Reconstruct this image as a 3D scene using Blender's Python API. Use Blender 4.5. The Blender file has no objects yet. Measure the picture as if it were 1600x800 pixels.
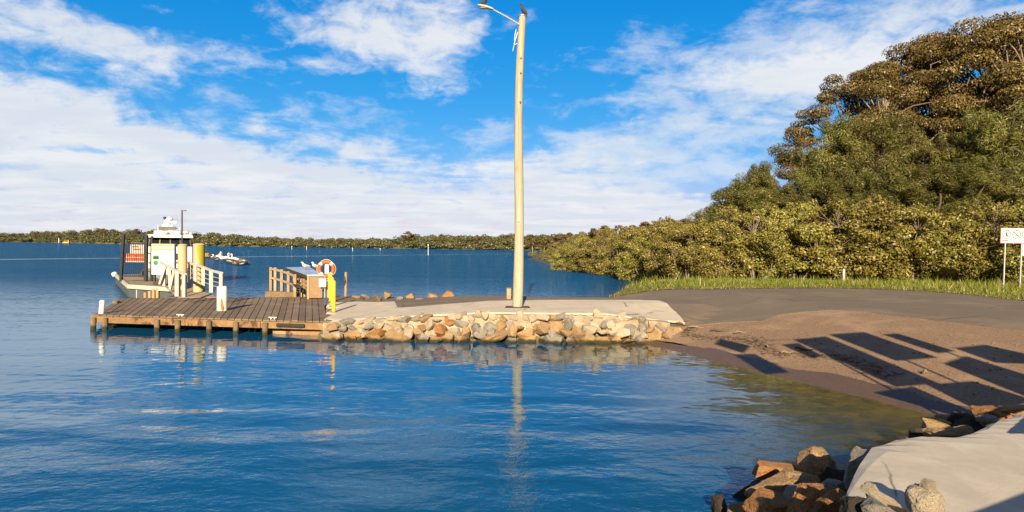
import bpy, bmesh, math, random
import numpy as np
from mathutils import Vector, Matrix, Euler
rad = math.radians
RNG = np.random.default_rng(7)
random.seed(7)
S = bpy.context.scene
COL = S.collection

# ------------------------------------------------------------------ camera
H, F = 3.5, 1000.0
CAM_R = Matrix.Rotation(rad(90 - 1.12), 3, 'X') @ Matrix.Rotation(rad(0.6), 3, 'Z')
cd = bpy.data.cameras.new('camera')
cam = bpy.data.objects.new('camera', cd)
COL.objects.link(cam)
cam.matrix_world = Matrix.Translation((0, 0, H)) @ CAM_R.to_4x4()
cd.sensor_width = 36
cd.lens = 36 * F / 1600
cd.clip_start, cd.clip_end = 0.1, 20000
S.camera = cam


def at(px, py, z):
    """point of the photograph -> the world point at height z"""
    d = CAM_R @ Vector(((px - 800) / F, (400 - py) / F, -1))
    t = (z - H) / d.z
    return Vector((d.x * t, d.y * t, z))


def at_d(px, py, Y):
    """point of the photograph -> the world point at depth Y"""
    d = CAM_R @ Vector(((px - 800) / F, (400 - py) / F, -1))
    t = Y / d.y
    return Vector((d.x * t, Y, H + d.z * t))


# ------------------------------------------------------------------ terrain
def poly_sd(poly, X, Y):
    """signed distance (positive inside) for arrays"""
    X = np.asarray(X, float); Y = np.asarray(Y, float)
    dist = np.full(X.shape, 1e9)
    inside = np.zeros(X.shape, bool)
    n = len(poly)
    for i in range(n):
        x0, y0 = poly[i]; x1, y1 = poly[(i + 1) % n]
        ex, ey = x1 - x0, y1 - y0
        L2 = ex * ex + ey * ey
        t = np.clip(((X - x0) * ex + (Y - y0) * ey) / L2, 0, 1)
        dist = np.minimum(dist, np.hypot(X - x0 - t * ex, Y - y0 - t * ey))
        cond = ((y0 > Y) != (y1 > Y))
        with np.errstate(divide='ignore', invalid='ignore'):
            xi = x0 + (Y - y0) * ex / np.where(ey == 0, 1e-12, ey)
        inside ^= cond & (X < xi)
    return np.where(inside, dist, -dist)


LAND = [(4, 22.9), (3.6, 31.8), (4.4, 33.3), (8.2, 42), (13.6, 62), (14.2, 68), (12.6, 78), (8.4, 90), (7.2, 120), (5.8, 160),
        (7, 190), (30, 260), (120, 330), (420, 380), (420, -60), (4, -60)]
PROM = [(-7.0, 22.95), (5.7, 22.95), (9.3, 27.6), (9.3, 31.4), (2, 31.6), (-4, 33.0), (-8, 34.6), (-10.2, 34.8)]


def slab_z(x): return 1.32 - .05 * (np.clip(x, 2, 9) - 3) - .34 * np.exp(-np.clip((x - 2.6) / .62, 0, 9) ** 2)


def at_slab(px, py):
    z = 1.2
    for _ in range(30):
        q = at(px, py, z); z = float(slab_z(q.x))
    return (q.x, q.y)


SLAB = [at_slab(*q) for q in [(1600, 650), (1560, 661), (1520, 681), (1480, 689), (1440, 686), (1400, 692), (1362, 704), (1342, 733), (1326, 768), (1312, 803)]]
SLAB += [(3.5, 4.7), (4.2, 2.2), (5, -6), (20, -6), (24, 7), (14, 9.6)]


def smin(a, b, k):
    h = np.clip(0.5 + 0.5 * (b - a) / k, 0, 1)
    return b * (1 - h) + a * h - k * h * (1 - h)


def zf(X, Y):
    X = np.asarray(X, float); Y = np.asarray(Y, float)
    s = (X - 7.6) * .914 + (Y - 16.2) * .405
    r = .14 * (s - .15)
    main = smin(r, np.full(X.shape, 1.15), .12)
    sd = poly_sd(LAND, X, Y)
    main = np.minimum(main, np.where(sd > 0, .32 + 1.2 * np.clip((46 - Y) / 10, 0, 1), .3) * sd)
    ds = poly_sd(SLAB, X, Y); t = (X - 5.9) * .57 - (Y - 10.7) * .82
    bank = np.where(ds > 0, slab_z(X) - .04 * np.exp(-np.abs(ds) / .07), np.maximum(slab_z(X) - .04 + 2.6 * ds, np.minimum(np.where(t > 0, .19, .5) * t, .5 + .9 * ds)))
    pr = np.minimum(.9 - .13 * np.clip(X - 3.6, 0, 10) * np.clip((28 - Y) / 3.6, 0, 1) - .060 * np.clip(-1 - X, 0, 5.5), 2.0 * poly_sd(PROM, X, Y))
    z = np.maximum(np.maximum(main, bank), pr)
    return np.maximum(z, -2.6)


def zf1(x, y):
    return float(zf(np.array([x]), np.array([y]))[0])


def atz(px, py, z0=None):
    """first point of the land or water that the sight line of a picture point meets"""
    d = CAM_R @ Vector(((px - 800) / F, (400 - py) / F, -1)); d = d / d.y
    Y = np.geomspace(3.5, 260, 6000)
    gap = H + d.z * Y - np.maximum(zf(d.x * Y, Y), 0)
    k = int(np.argmax(gap <= 0)) if (gap <= 0).any() else len(Y) - 1
    y = float(Y[k])
    return Vector((d.x * y, y, float(zf(np.array([d.x * y]), np.array([y]))[0])))


# ------------------------------------------------------------------ materials
MATS = {}


def nt_new(name):
    m = bpy.data.materials.new(name); m.use_nodes = True
    nt = m.node_tree
    for n in list(nt.nodes): nt.nodes.remove(n)
    out = nt.nodes.new('ShaderNodeOutputMaterial')
    return m, nt, out


def N(nt, t, **kw):
    n = nt.nodes.new(t)
    for k, v in kw.items():
        if k.startswith('i_'):
            key = k[2:]
            key = int(key) if key.isdigit() else key.replace('_', ' ')
            n.inputs[key].default_value = v
        else:
            setattr(n, k, v)
    return n


def L(nt, a, b): nt.links.new(a, b)


def math_(nt, op, a, b=None, c=None, clamp=False):
    n = nt.nodes.new('ShaderNodeMath'); n.operation = op; n.use_clamp = clamp
    for i, v in enumerate((a, b, c)):
        if v is None: continue
        if isinstance(v, (int, float)): n.inputs[i].default_value = v
        else: L(nt, v, n.inputs[i])
    return n.outputs[0]


def mixc(nt, fac, a, b, mode='MIX'):
    n = nt.nodes.new('ShaderNodeMix'); n.data_type = 'RGBA'; n.blend_type = mode
    for i, v in ((0, fac), (6, a), (7, b)):
        if isinstance(v, (int, float)): n.inputs[i].default_value = v
        elif isinstance(v, tuple): n.inputs[i].default_value = (*v[:3], 1)
        else: L(nt, v, n.inputs[i])
    return n.outputs[2]


def sstep(nt, v, lo, hi):
    n = nt.nodes.new('ShaderNodeMapRange'); n.interpolation_type = 'SMOOTHSTEP'
    L(nt, v, n.inputs[0]) if not isinstance(v, (int, float)) else None
    n.inputs[1].default_value = lo; n.inputs[2].default_value = hi
    return n.outputs[0]


def noise(nt, vec, scale, detail=4, rough=.55, dist=0):
    n = N(nt, 'ShaderNodeTexNoise'); n.inputs['Scale'].default_value = scale
    n.inputs['Detail'].default_value = detail; n.inputs['Roughness'].default_value = rough
    n.inputs['Distortion'].default_value = dist
    if vec is not None: L(nt, vec, n.inputs['Vector'])
    return n.outputs[0]


def scaled(nt, vec, s, rz=0):
    m = N(nt, 'ShaderNodeMapping'); m.inputs['Scale'].default_value = s; m.inputs['Rotation'].default_value = (0, 0, rz)
    L(nt, vec, m.inputs['Vector']); return m.outputs[0]


def mat(name, c1, c2=None, scale=3, c3=None, scale3=.6, amt3=.6, rough=.8, bump=0, bscale=20, stretch=(1, 1, 1),
        tone=0, metallic=0, coords='Object', rand=0, spec=.3, stain=None, stain_scale=2, stain_lo=.6, wet=None):
    """surface with blotchy colour, fine relief, optional per-piece tone"""
    if name in MATS: return MATS[name]
    m, nt, out = nt_new(name)
    bs = N(nt, 'ShaderNodeBsdfPrincipled'); bs.inputs['Roughness'].default_value = rough
    bs.inputs['Metallic'].default_value = metallic; bs.inputs['Specular IOR Level'].default_value = spec
    if coords == 'World':
        vec = N(nt, 'ShaderNodeNewGeometry').outputs['Position']
    else:
        vec = N(nt, 'ShaderNodeTexCoord').outputs[coords]
    if stretch != (1, 1, 1): vec = scaled(nt, vec, stretch)
    col = None
    if c2 is None: c2 = tuple(v * .75 for v in c1)
    f = sstep(nt, noise(nt, vec, scale, 6, .65), .3, .7)
    col = mixc(nt, f, c1, c2)
    if c3 is not None:
        f3 = sstep(nt, noise(nt, vec, scale3, 5, .6, .4), .45, .68)
        col = mixc(nt, math_(nt, 'MULTIPLY', f3, amt3), col, c3)
    if stain is not None:
        fs = sstep(nt, noise(nt, vec, stain_scale, 6, .7, .5), stain_lo, stain_lo + .1)
        col = mixc(nt, fs, col, stain)
    if tone:
        a = N(nt, 'ShaderNodeAttribute'); a.attribute_name = 'tone'
        v = math_(nt, 'MULTIPLY_ADD', a.outputs['Fac'], 2 * tone, 1 - tone)
        h = N(nt, 'ShaderNodeHueSaturation'); L(nt, v, h.inputs['Value']); L(nt, col, h.inputs['Color']); col = h.outputs[0]
    if rand:
        oi = N(nt, 'ShaderNodeObjectInfo')
        v = math_(nt, 'MULTIPLY_ADD', oi.outputs['Random'], 2 * rand, 1 - rand)
        h = N(nt, 'ShaderNodeHueSaturation'); L(nt, v, h.inputs['Value']); L(nt, col, h.inputs['Color']); col = h.outputs[0]
    if wet is not None:      # tide line: algae-dark below this height above the water
        wp_ = N(nt, 'ShaderNodeNewGeometry').outputs['Position']; ws_ = N(nt, 'ShaderNodeSeparateXYZ'); L(nt, wp_, ws_.inputs[0])
        hz_ = math_(nt, 'ADD', ws_.outputs[2], math_(nt, 'MULTIPLY_ADD', noise(nt, wp_, 3, 4, .6), .24, -.12))
        col = mixc(nt, sstep(nt, hz_, wet + .05, wet - .07), col, (.045, .036, .014))
    L(nt, col, bs.inputs['Base Color'])
    if bump:
        b = N(nt, 'ShaderNodeBump'); b.inputs['Strength'].default_value = 1; b.inputs['Distance'].default_value = bump
        L(nt, noise(nt, vec, bscale, 6, .65), b.inputs['Height']); L(nt, b.outputs[0], bs.inputs['Normal'])
    L(nt, bs.outputs[0], out.inputs[0])
    MATS[name] = m
    return m


def leaf_mat(name, c1, c2, c3, transl=.25, rand=.15, patch=.35):
    if name in MATS: return MATS[name]
    m, nt, out = nt_new(name)
    a = N(nt, 'ShaderNodeAttribute'); a.attribute_name = 'tone'
    cr = N(nt, 'ShaderNodeValToRGB')
    e = cr.color_ramp.elements
    e[0].color = (*c1, 1); e[1].color = (*c3, 1); e[0].position = 0; e[1].position = 1
    x = e.new(.5); x.color = (*c2, 1)
    pos = N(nt, 'ShaderNodeNewGeometry').outputs['Position']
    big = noise(nt, pos, patch, 3, .5)
    v = math_(nt, 'ADD', a.outputs['Fac'], math_(nt, 'MULTIPLY_ADD', big, 1.2, -.6), clamp=True)
    L(nt, v, cr.inputs[0])
    oi = N(nt, 'ShaderNodeObjectInfo')
    h = N(nt, 'ShaderNodeHueSaturation'); L(nt, cr.outputs[0], h.inputs['Color'])
    L(nt, math_(nt, 'MULTIPLY_ADD', oi.outputs['Random'], 2 * rand, 1 - rand), h.inputs['Value'])
    L(nt, math_(nt, 'MULTIPLY_ADD', oi.outputs['Random'], .03, .485), h.inputs['Hue'])
    d = N(nt, 'ShaderNodeBsdfDiffuse'); L(nt, h.outputs[0], d.inputs[0])
    t = N(nt, 'ShaderNodeBsdfTranslucent'); L(nt, h.outputs[0], t.inputs[0])
    g = N(nt, 'ShaderNodeBsdfGlossy'); g.inputs['Roughness'].default_value = .45
    mx = N(nt, 'ShaderNodeMixShader'); mx.inputs[0].default_value = transl
    L(nt, d.outputs[0], mx.inputs[1]); L(nt, t.outputs[0], mx.inputs[2])
    m2 = N(nt, 'ShaderNodeMixShader'); m2.inputs[0].default_value = .04
    L(nt, mx.outputs[0], m2.inputs[1]); L(nt, g.outputs[0], m2.inputs[2])
    L(nt, m2.outputs[0], out.inputs[0])
    MATS[name] = m
    return m


# ------------------------------------------------------------------ mesh building
class MB:
    def __init__(self): self.v = []; self.f = []; self.t = []

    def add(self, vs, fs, tone=None):
        o = len(self.v); self.v += [tuple(p) for p in vs]
        tone = random.random() if tone is None else tone
        for f in fs: self.f.append(tuple(i + o for i in f)); self.t.append(tone)
        return self

    def box(self, c, s, rot=None, tone=None, taper=1):
        hx, hy, hz = s[0] / 2, s[1] / 2, s[2] / 2
        vs = [Vector((x * (taper if z > 0 else 1), y * (taper if z > 0 else 1), z)) for x, y, z in
              [(-hx, -hy, -hz), (hx, -hy, -hz), (hx, hy, -hz), (-hx, hy, -hz), (-hx, -hy, hz), (hx, -hy, hz), (hx, hy, hz), (-hx, hy, hz)]]
        if rot is not None:
            if isinstance(rot, (int, float)): rot = Matrix.Rotation(rot, 3, 'Z')
            vs = [rot @ p for p in vs]
        c = Vector(c)
        return self.add([p + c for p in vs], [(3, 2, 1, 0), (4, 5, 6, 7), (0, 1, 5, 4), (1, 2, 6, 5), (2, 3, 7, 6), (3, 0, 4, 7)], tone)

    def bar(self, a, b, w, h, tone=None):
        a, b = Vector(a), Vector(b); d = (b - a).normalized()
        up = Vector((0, 0, 1))
        if abs(d.z) > .98: up = Vector((0, 1, 0))
        s = d.cross(up).normalized(); u = s.cross(d).normalized()
        vs = [p + s * x * w / 2 + u * y * h / 2 for p in (a, b) for x, y in ((-1, -1), (1, -1), (1, 1), (-1, 1))]
        return self.add(vs, [(0, 1, 2, 3), (7, 6, 5, 4), (4, 5, 1, 0), (5, 6, 2, 1), (6, 7, 3, 2), (7, 4, 0, 3)], tone)

    def tube(self, pts, r, n=8, tone=None, cap=True, squash=None):
        pts = [Vector(p) for p in pts]
        if isinstance(r, (int, float)): r = [r] * len(pts)
        vs = []; prev = None
        for i, p in enumerate(pts):
            d = (pts[min(i + 1, len(pts) - 1)] - pts[max(i - 1, 0)]).normalized()
            if prev is None:
                ref = Vector((0, 0, 1)) if abs(d.z) < .9 else Vector((1, 0, 0))
                s = d.cross(ref).normalized()
            else:
                s = (prev - d * prev.dot(d)).normalized()
            u = d.cross(s); prev = s
            for k in range(n):
                a = 2 * math.pi * k / n
                q = s * math.cos(a) * r[i] + u * math.sin(a) * r[i]
                vs.append(p + q)
        fs = []
        for i in range(len(pts) - 1):
            for k in range(n):
                a, b = i * n + k, i * n + (k + 1) % n
                fs.append((a, b, b + n, a + n))
        if cap:
            fs.append(tuple(range(n - 1, -1, -1))); fs.append(tuple((len(pts) - 1) * n + k for k in range(n)))
        return self.add(vs, fs, tone)

    def prism(self, poly, z0, z1, tone=None):
        n = len(poly)
        vs = [(x, y, z0) for x, y in poly] + [(x, y, z1) for x, y in poly]
        fs = [tuple(range(n - 1, -1, -1)), tuple(range(n, 2 * n))] + [(i, (i + 1) % n, n + (i + 1) % n, n + i) for i in range(n)]
        return self.add(vs, fs, tone)

    def loft(self, rings, tone=None, closed=True):
        n = len(rings[0]); vs = [p for r in rings for p in r]; fs = []
        for i in range(len(rings) - 1):
            for k in range(n if closed else n - 1):
                a, b = i * n + k, i * n + (k + 1) % n
                fs.append((a, b, b + n, a + n))
        fs.append(tuple(range(n - 1, -1, -1))); fs.append(tuple((len(rings) - 1) * n + k for k in range(n)))
        return self.add(vs, fs, tone)

    def ell(self, c, r, nu=12, nv=8, rot=None, tone=None):
        c = Vector(c); vs = []; fs = []
        for j in range(nv + 1):
            th = math.pi * j / nv
            for i in range(nu):
                ph = 2 * math.pi * i / nu
                p = Vector((r[0] * math.sin(th) * math.cos(ph), r[1] * math.sin(th) * math.sin(ph), r[2] * math.cos(th)))
                if rot is not None: p = rot @ p
                vs.append(p + c)
        for j in range(nv):
            for i in range(nu):
                a, b = j * nu + i, j * nu + (i + 1) % nu
                fs.append((a, b, b + nu, a + nu) if True else ())
        return self.add(vs, fs, tone)

    def build(self, name, m, parent=None, smooth=False, bevel=0, origin=None, local=False, segs=2):
        me = bpy.data.meshes.new(name)
        org = Vector((0, 0, 0))
        if parent is not None and not local:
            q = parent
            while q is not None: org += q.location; q = q.parent
        elif parent is None and not local:
            a = np.array(self.v)
            org = Vector(origin) if origin is not None else Vector(((a[:, 0].min() + a[:, 0].max()) / 2, (a[:, 1].min() + a[:, 1].max()) / 2, a[:, 2].min()))
        me.from_pydata([(p[0] - org.x, p[1] - org.y, p[2] - org.z) for p in self.v], [], self.f)
        at_ = me.attributes.new('tone', 'FLOAT', 'FACE'); at_.data.foreach_set('value', np.array(self.t, np.float32))
        bm = bmesh.new(); bm.from_mesh(me)
        bmesh.ops.recalc_face_normals(bm, faces=bm.faces)
        bm.to_mesh(me); bm.free()
        if smooth:
            me.polygons.foreach_set('use_smooth', [True] * len(me.polygons))
            try: me.set_sharp_from_angle(angle=rad(42))
            except Exception: pass
        me.materials.append(m)
        o = bpy.data.objects.new(name, me); COL.objects.link(o)
        if parent is not None: o.parent = parent
        elif not local: o.location = org
        if bevel:
            md = o.modifiers.new('edge', 'BEVEL'); md.width = bevel; md.segments = segs; md.limit_method = 'ANGLE'
        return o


def tag(o, label=None, cat=None, group=None, kind=None):
    if label: o['label'] = label
    if cat: o['category'] = cat
    if group: o['group'] = group
    if kind: o['kind'] = kind
    return o


def empty(name, loc, label, cat, group=None, rz=0):
    o = bpy.data.objects.new(name, None); COL.objects.link(o)
    o.location = loc; o.rotation_euler.z = rz; o.empty_display_size = .2
    return tag(o, label, cat, group)


def copy_tree(o, parent=None):
    c = o.copy(); COL.objects.link(c)
    if parent is not None: c.parent = parent
    for ch in list(o.children): copy_tree(ch, c)
    return c


def grid_mesh(name, X, Y, Z, m, attr=None, kind='structure'):
    ny, nx = X.shape
    me = bpy.data.meshes.new(name)
    v = np.stack([X.ravel(), Y.ravel(), Z.ravel()], 1)
    idx = np.arange(nx * ny).reshape(ny, nx)
    f = np.stack([idx[:-1, :-1].ravel(), idx[:-1, 1:].ravel(), idx[1:, 1:].ravel(), idx[1:, :-1].ravel()], 1)
    me.from_pydata(v.tolist(), [], f.tolist())
    me.polygons.foreach_set('use_smooth', [True] * len(me.polygons))
    if attr is not None:
        for k, a in attr.items():
            at_ = me.attributes.new(k, 'FLOAT', 'POINT'); at_.data.foreach_set('value', a.ravel().astype(np.float32))
    me.materials.append(m)
    o = bpy.data.objects.new(name, me); COL.objects.link(o); o['kind'] = kind
    return o


def clip_poly(poly, x0, x1, y0, y1):
    def half(P, f, inter):
        o = []
        for i in range(len(P)):
            a, b = P[i], P[(i + 1) % len(P)]
            ia, ib = f(a), f(b)
            if ia: o.append(a)
            if ia != ib: o.append(inter(a, b))
        return o
    ix = lambda x: (lambda a, b: (x, a[1] + (b[1] - a[1]) * (x - a[0]) / (b[0] - a[0])))
    iy = lambda y: (lambda a, b: (a[0] + (b[0] - a[0]) * (y - a[1]) / (b[1] - a[1]), y))
    for f, g in ((lambda p: p[0] >= x0, ix(x0)), (lambda p: p[0] <= x1, ix(x1)), (lambda p: p[1] >= y0, iy(y0)), (lambda p: p[1] <= y1, iy(y1))):
        poly = half(poly, f, g)
        if len(poly) < 3: return []
    return poly


def sheet(name, poly, off, m, cell=.5, kind='structure', skirt=0, jag=0):
    """a surface laid on the terrain, cut to a polygon"""
    if jag:
        out = []
        for i in range(len(poly)):
            a, b = Vector(poly[i]), Vector(poly[(i + 1) % len(poly)])
            n = max(1, int((b - a).length / .25))
            nn = Vector((-(b - a).y, (b - a).x)).normalized()
            for k in range(n):
                q = a.lerp(b, k / n)
                w = sum(math.sin(q.x * fx + q.y * fy + ph) for fx, fy, ph in ((1.7, 2.3, 0), (4.1, 3.3, 1), (9.2, 7.7, 2))) / 3
                q = q + nn * jag * w if k else q
                out.append((q.x, q.y))
        poly = out
    xs = [p[0] for p in poly]; ys = [p[1] for p in poly]
    x0, y0 = math.floor(min(xs) / cell) * cell, math.floor(min(ys) / cell) * cell
    verts = {}; V = []; Fc = []
    nxx, nyy = int((max(xs) - x0) / cell) + 1, int((max(ys) - y0) / cell) + 1
    for i in range(nxx):
        col = clip_poly(poly, x0 + i * cell, x0 + (i + 1) * cell, min(ys) - 1, max(ys) + 1)
        if not col: continue
        for j in range(nyy):
            q = clip_poly(col, x0 + i * cell, x0 + (i + 1) * cell, y0 + j * cell, y0 + (j + 1) * cell)
            if len(q) < 3: continue
            ids = []
            for p in q:
                k = (round(p[0], 4), round(p[1], 4))
                if k not in verts: verts[k] = len(V); V.append(k)
                if not ids or ids[-1] != verts[k]: ids.append(verts[k])
            ids = list(dict.fromkeys(ids))
            if len(ids) >= 3: Fc.append(ids)
    a = np.array(V); Z = zf(a[:, 0], a[:, 1]) + off
    me = bpy.data.meshes.new(name)
    me.from_pydata([(x, y, z) for (x, y), z in zip(V, Z)], [], Fc)
    bm = bmesh.new(); bm.from_mesh(me)
    bmesh.ops.recalc_face_normals(bm, faces=bm.faces)
    if sum(f.normal.z for f in bm.faces) < 0: bmesh.ops.reverse_faces(bm, faces=bm.faces)
    if skirt:
        be = [e for e in bm.edges if e.is_boundary]
        r = bmesh.ops.extrude_edge_only(bm, edges=be)
        for v in r['geom']:
            if isinstance(v, bmesh.types.BMVert): v.co.z -= skirt
    bm.to_mesh(me); bm.free()
    me.materials.append(m)
    o = bpy.data.objects.new(name, me); COL.objects.link(o); o['kind'] = kind
    return o


# ------------------------------------------------------------------ light and sky
SUN_EL, SUN_AZ = 22.0, 0.05     # light travels towards +Y, a little towards +X
Ld = Vector((SUN_AZ, 1, 0)).normalized() * math.cos(rad(SUN_EL)) + Vector((0, 0, -math.sin(rad(SUN_EL))))
sl = bpy.data.lights.new('sun', 'SUN'); sl.energy = 5.0; sl.angle = rad(.5); sl.color = (1, .82, .56)
so = bpy.data.objects.new('sun', sl); COL.objects.link(so); so.rotation_euler = Ld.to_track_quat('-Z', 'Y').to_euler(); so.location = (0, -20, 30)

W = bpy.data.worlds.new('World'); S.world = W; W.use_nodes = True
nt = W.node_tree
for n in list(nt.nodes): nt.nodes.remove(n)
wo = nt.nodes.new('ShaderNodeOutputWorld'); bg = nt.nodes.new('ShaderNodeBackground'); bg.inputs[1].default_value = .07
sky = nt.nodes.new('ShaderNodeTexSky'); sky.sky_type = 'NISHITA'; sky.sun_disc = False
sky.sun_elevation = rad(SUN_EL); sky.sun_rotation = math.pi; sky.air_density = 1.0; sky.dust_density = .4; sky.ozone_density = 2.0
tc = nt.nodes.new('ShaderNodeTexCoord')
sep = nt.nodes.new('ShaderNodeSeparateXYZ'); L(nt, tc.outputs['Generated'], sep.inputs[0])
dx, dy, dz = sep.outputs
az = math_(nt, 'ARCTAN2', dx, dy)
el = math_(nt, 'ARCSINE', dz)
hs = nt.nodes.new('ShaderNodeHueSaturation'); hs.inputs['Saturation'].default_value = 1.45; hs.inputs['Value'].default_value = 1.0
L(nt, sky.outputs[0], hs.inputs['Color'])
sr = nt.nodes.new('ShaderNodeSeparateColor'); L(nt, hs.outputs[0], sr.inputs[0])
cr_ = nt.nodes.new('ShaderNodeCombineColor')
for k_, (cf, ex) in enumerate(((.26, 1.45), (1.17, .60), (2.5, .45))):
    L(nt, math_(nt, 'MULTIPLY', math_(nt, 'POWER', sr.outputs[k_], ex), cf), cr_.inputs[k_])
skyc = cr_.outputs[0]
den = math_(nt, 'MAXIMUM', math_(nt, 'ADD', dz, .10), .03)
cx = math_(nt, 'DIVIDE', dx, den); cy = math_(nt, 'DIVIDE', dy, den)
cmb = nt.nodes.new('ShaderNodeCombineXYZ'); L(nt, cx, cmb.inputs[0]); L(nt, cy, cmb.inputs[1])
P1 = scaled(nt, cmb.outputs[0], (1.0, 1.15, 1), rad(-14))
n1 = noise(nt, P1, 1.7, 9, .60, .3)
n2 = noise(nt, scaled(nt, tc.outputs['Generated'], (1, 1, 1.7)), 21, 6, .62, .5)
n3 = noise(nt, scaled(nt, cmb.outputs[0], (.75, 1.1, 1), rad(-14)), 1.5, 7, .6, .3)


def blob(a0, e0, ra, re, amp, rot=0.):
    da = math_(nt, 'SUBTRACT', az, a0); de = math_(nt, 'SUBTRACT', el, e0)
    c, s_ = math.cos(rot), math.sin(rot)
    u = math_(nt, 'MULTIPLY_ADD', da, c / ra, math_(nt, 'MULTIPLY', de, s_ / ra))
    v = math_(nt, 'MULTIPLY_ADD', da, -s_ / re, math_(nt, 'MULTIPLY', de, c / re))
    r2 = math_(nt, 'ADD', math_(nt, 'MULTIPLY', u, u), math_(nt, 'MULTIPLY', v, v))
    return math_(nt, 'MULTIPLY', math_(nt, 'EXPONENT', math_(nt, 'MULTIPLY', r2, -1)), amp)


def uv2ae(px, py):
    u, v = (px - 800) / 1000, (380.5 + (px - 800) * .0105 - py) / 1000
    return math.atan(u), math.atan(v / math.sqrt(1 + u * u))


cov = None
for px, py, rx, ry, amp, rot in [
        (-80, 250, .50, .125, .55, -.30), (330, 290, .36, .085, .50, -.22), (700, 335, .40, .065, .42, -.05), (900, 310, .14, .055, .33, 0),
        (1040, 335, .16, .035, .30, 0), (590, 25, .19, .09, .48, .12), (690, 100, .07, .06, .30, .1), (470, 105, .09, .02, .28, -.05),
        (30, 35, .15, .035, .42, -.12), (200, 60, .12, .03, .25, -.2), (255, 15, .03, .012, .25, 0), (1020, 200, .24, .06, .12, .3), (1230, 150, .13, .05, .22, .25),
        (1150, 250, .18, .05, .05, .2), (1450, 20, .30, .065, .46, .22), (1080, 75, .05, .045, .18, .6),
        (700, 215, .16, .02, .16, 0), (560, 235, .16, .02, .2, -.12), (870, 255, .15, .03, .2, .1)]:
    a0, e0 = uv2ae(px, py)
    b = blob(a0, e0, rx, ry, amp, rot)
    cov = b if cov is None else math_(nt, 'ADD', cov, b)
# elsewhere (behind, to the sides, overhead) unseen dull cloud added to weaken blue fill
away = math_(nt, 'MAXIMUM', sstep(nt, math_(nt, 'ABSOLUTE', az), .95, 1.5), sstep(nt, el, 1.05, 1.35))
cov = math_(nt, 'ADD', cov, math_(nt, 'MULTIPLY', away, .60))
hor = sstep(nt, el, .09, 0)
cov = math_(nt, 'ADD', cov, math_(nt, 'MULTIPLY', hor, .25))
cov = math_(nt, 'MINIMUM', cov, .58)
dens = math_(nt, 'ADD', math_(nt, 'MULTIPLY_ADD', n1, 1.0, -.78), math_(nt, 'MULTIPLY_ADD', n2, .62, -.31))
dens = math_(nt, 'ADD', dens, cov)
alpha = sstep(nt, dens, -.06, .30)
n4 = noise(nt, scaled(nt, tc.outputs['Generated'], (1, 1, 2.4), 0), 13, 8, .62, .25)
vc = None
for px, py, rx, ry, amp, rot in [(1080, 190, .30, .10, .26, .28), (1250, 60, .25, .08, .24, .25), (880, 250, .18, .06, .20, .0), (1160, 270, .16, .07, .2, .1), (560, 190, .2, .06, .12, -.1), (200, 110, .3, .07, .2, -.15), (700, 60, .12, .08, .2, 0), (950, 90, .1, .05, .14, .3)]:
    a0, e0 = uv2ae(px, py); b = blob(a0, e0, rx, ry, amp, rot); vc = b if vc is None else math_(nt, 'ADD', vc, b)
veil = math_(nt, 'MULTIPLY', sstep(nt, math_(nt, 'ADD', n4, vc), .66, 1.0), .58)
alpha = math_(nt, 'SUBTRACT', 1, math_(nt, 'MULTIPLY', math_(nt, 'SUBTRACT', 1, alpha), math_(nt, 'SUBTRACT', 1, veil)))
gray = sstep(nt, math_(nt, 'ADD', math_(nt, 'MULTIPLY', n3, 1.0), math_(nt, 'MULTIPLY', dens, .35)), .42, .74)
cloudc = mixc(nt, gray, (6.0, 6.1, 6.3), (4.95, 5.35, 5.9))
cloudc = mixc(nt, math_(nt, 'MULTIPLY', away, .85), cloudc, (.62, .62, .68))
skyv = mixc(nt, math_(nt, 'MULTIPLY', alpha, .96), skyc, cloudc)
L(nt, skyv, bg.inputs[0]); L(nt, bg.outputs[0], wo.inputs[0])

S.view_settings.view_transform = 'Standard'
S.view_settings.look = 'None'
S.view_settings.exposure = 1.05
S.view_settings.gamma = 1
S.render.engine = 'CYCLES'
S.cycles.use_denoising = True
S.cycles.max_bounces = 8
S.cycles.transparent_max_bounces = 12
S.cycles.caustics_reflective = False
S.cycles.caustics_refractive = False

# ------------------------------------------------------------------ ground, water and paved surfaces
def spaced(lo, a, b, hi, step, g=1.35):
    mid = list(np.arange(a, b + 1e-6, step))
    lft, s, x = [], step, a
    while x > lo: s *= g; x -= s; lft.append(max(x, lo))
    rgt, s, x = [], step, b
    while x < hi: s *= g; x += s; rgt.append(min(x, hi))
    return np.array(lft[::-1] + mid + rgt)


m, nt, out = nt_new('earth')
bs = N(nt, 'ShaderNodeBsdfPrincipled'); bs.inputs['Roughness'].default_value = .9
pos = N(nt, 'ShaderNodeNewGeometry').outputs['Position']
c = mixc(nt, sstep(nt, noise(nt, pos, 2.2, 6, .65), .3, .7), (.16, .115, .06), (.09, .07, .035))
c = mixc(nt, sstep(nt, noise(nt, pos, .5, 4, .6), .4, .7), c, (.11, .12, .03))
L(nt, c, bs.inputs['Base Color'])
b = N(nt, 'ShaderNodeBump', i_Distance=.06); L(nt, noise(nt, pos, 6, 6, .7), b.inputs['Height']); L(nt, b.outputs[0], bs.inputs['Normal'])
L(nt, bs.outputs[0], out.inputs[0]); M_EARTH = m
gx = spaced(-9000, -32, 46, 9000, .5); gy = spaced(-400, -8, 110, 12000, .5)
GX, GY = np.meshgrid(gx, gy)
GZ = zf(GX, GY)
GZ = np.where(GZ > -.02, GZ - .07, GZ - .0)
GZ = GZ + .03 * np.sin(GX * 1.7 + 1.3 * np.sin(GY * .9)) * np.sin(GY * 2.1 + np.sin(GX * 1.1)) * (GZ < -.15)
grid_mesh('ground', GX, GY, GZ, M_EARTH)

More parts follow.
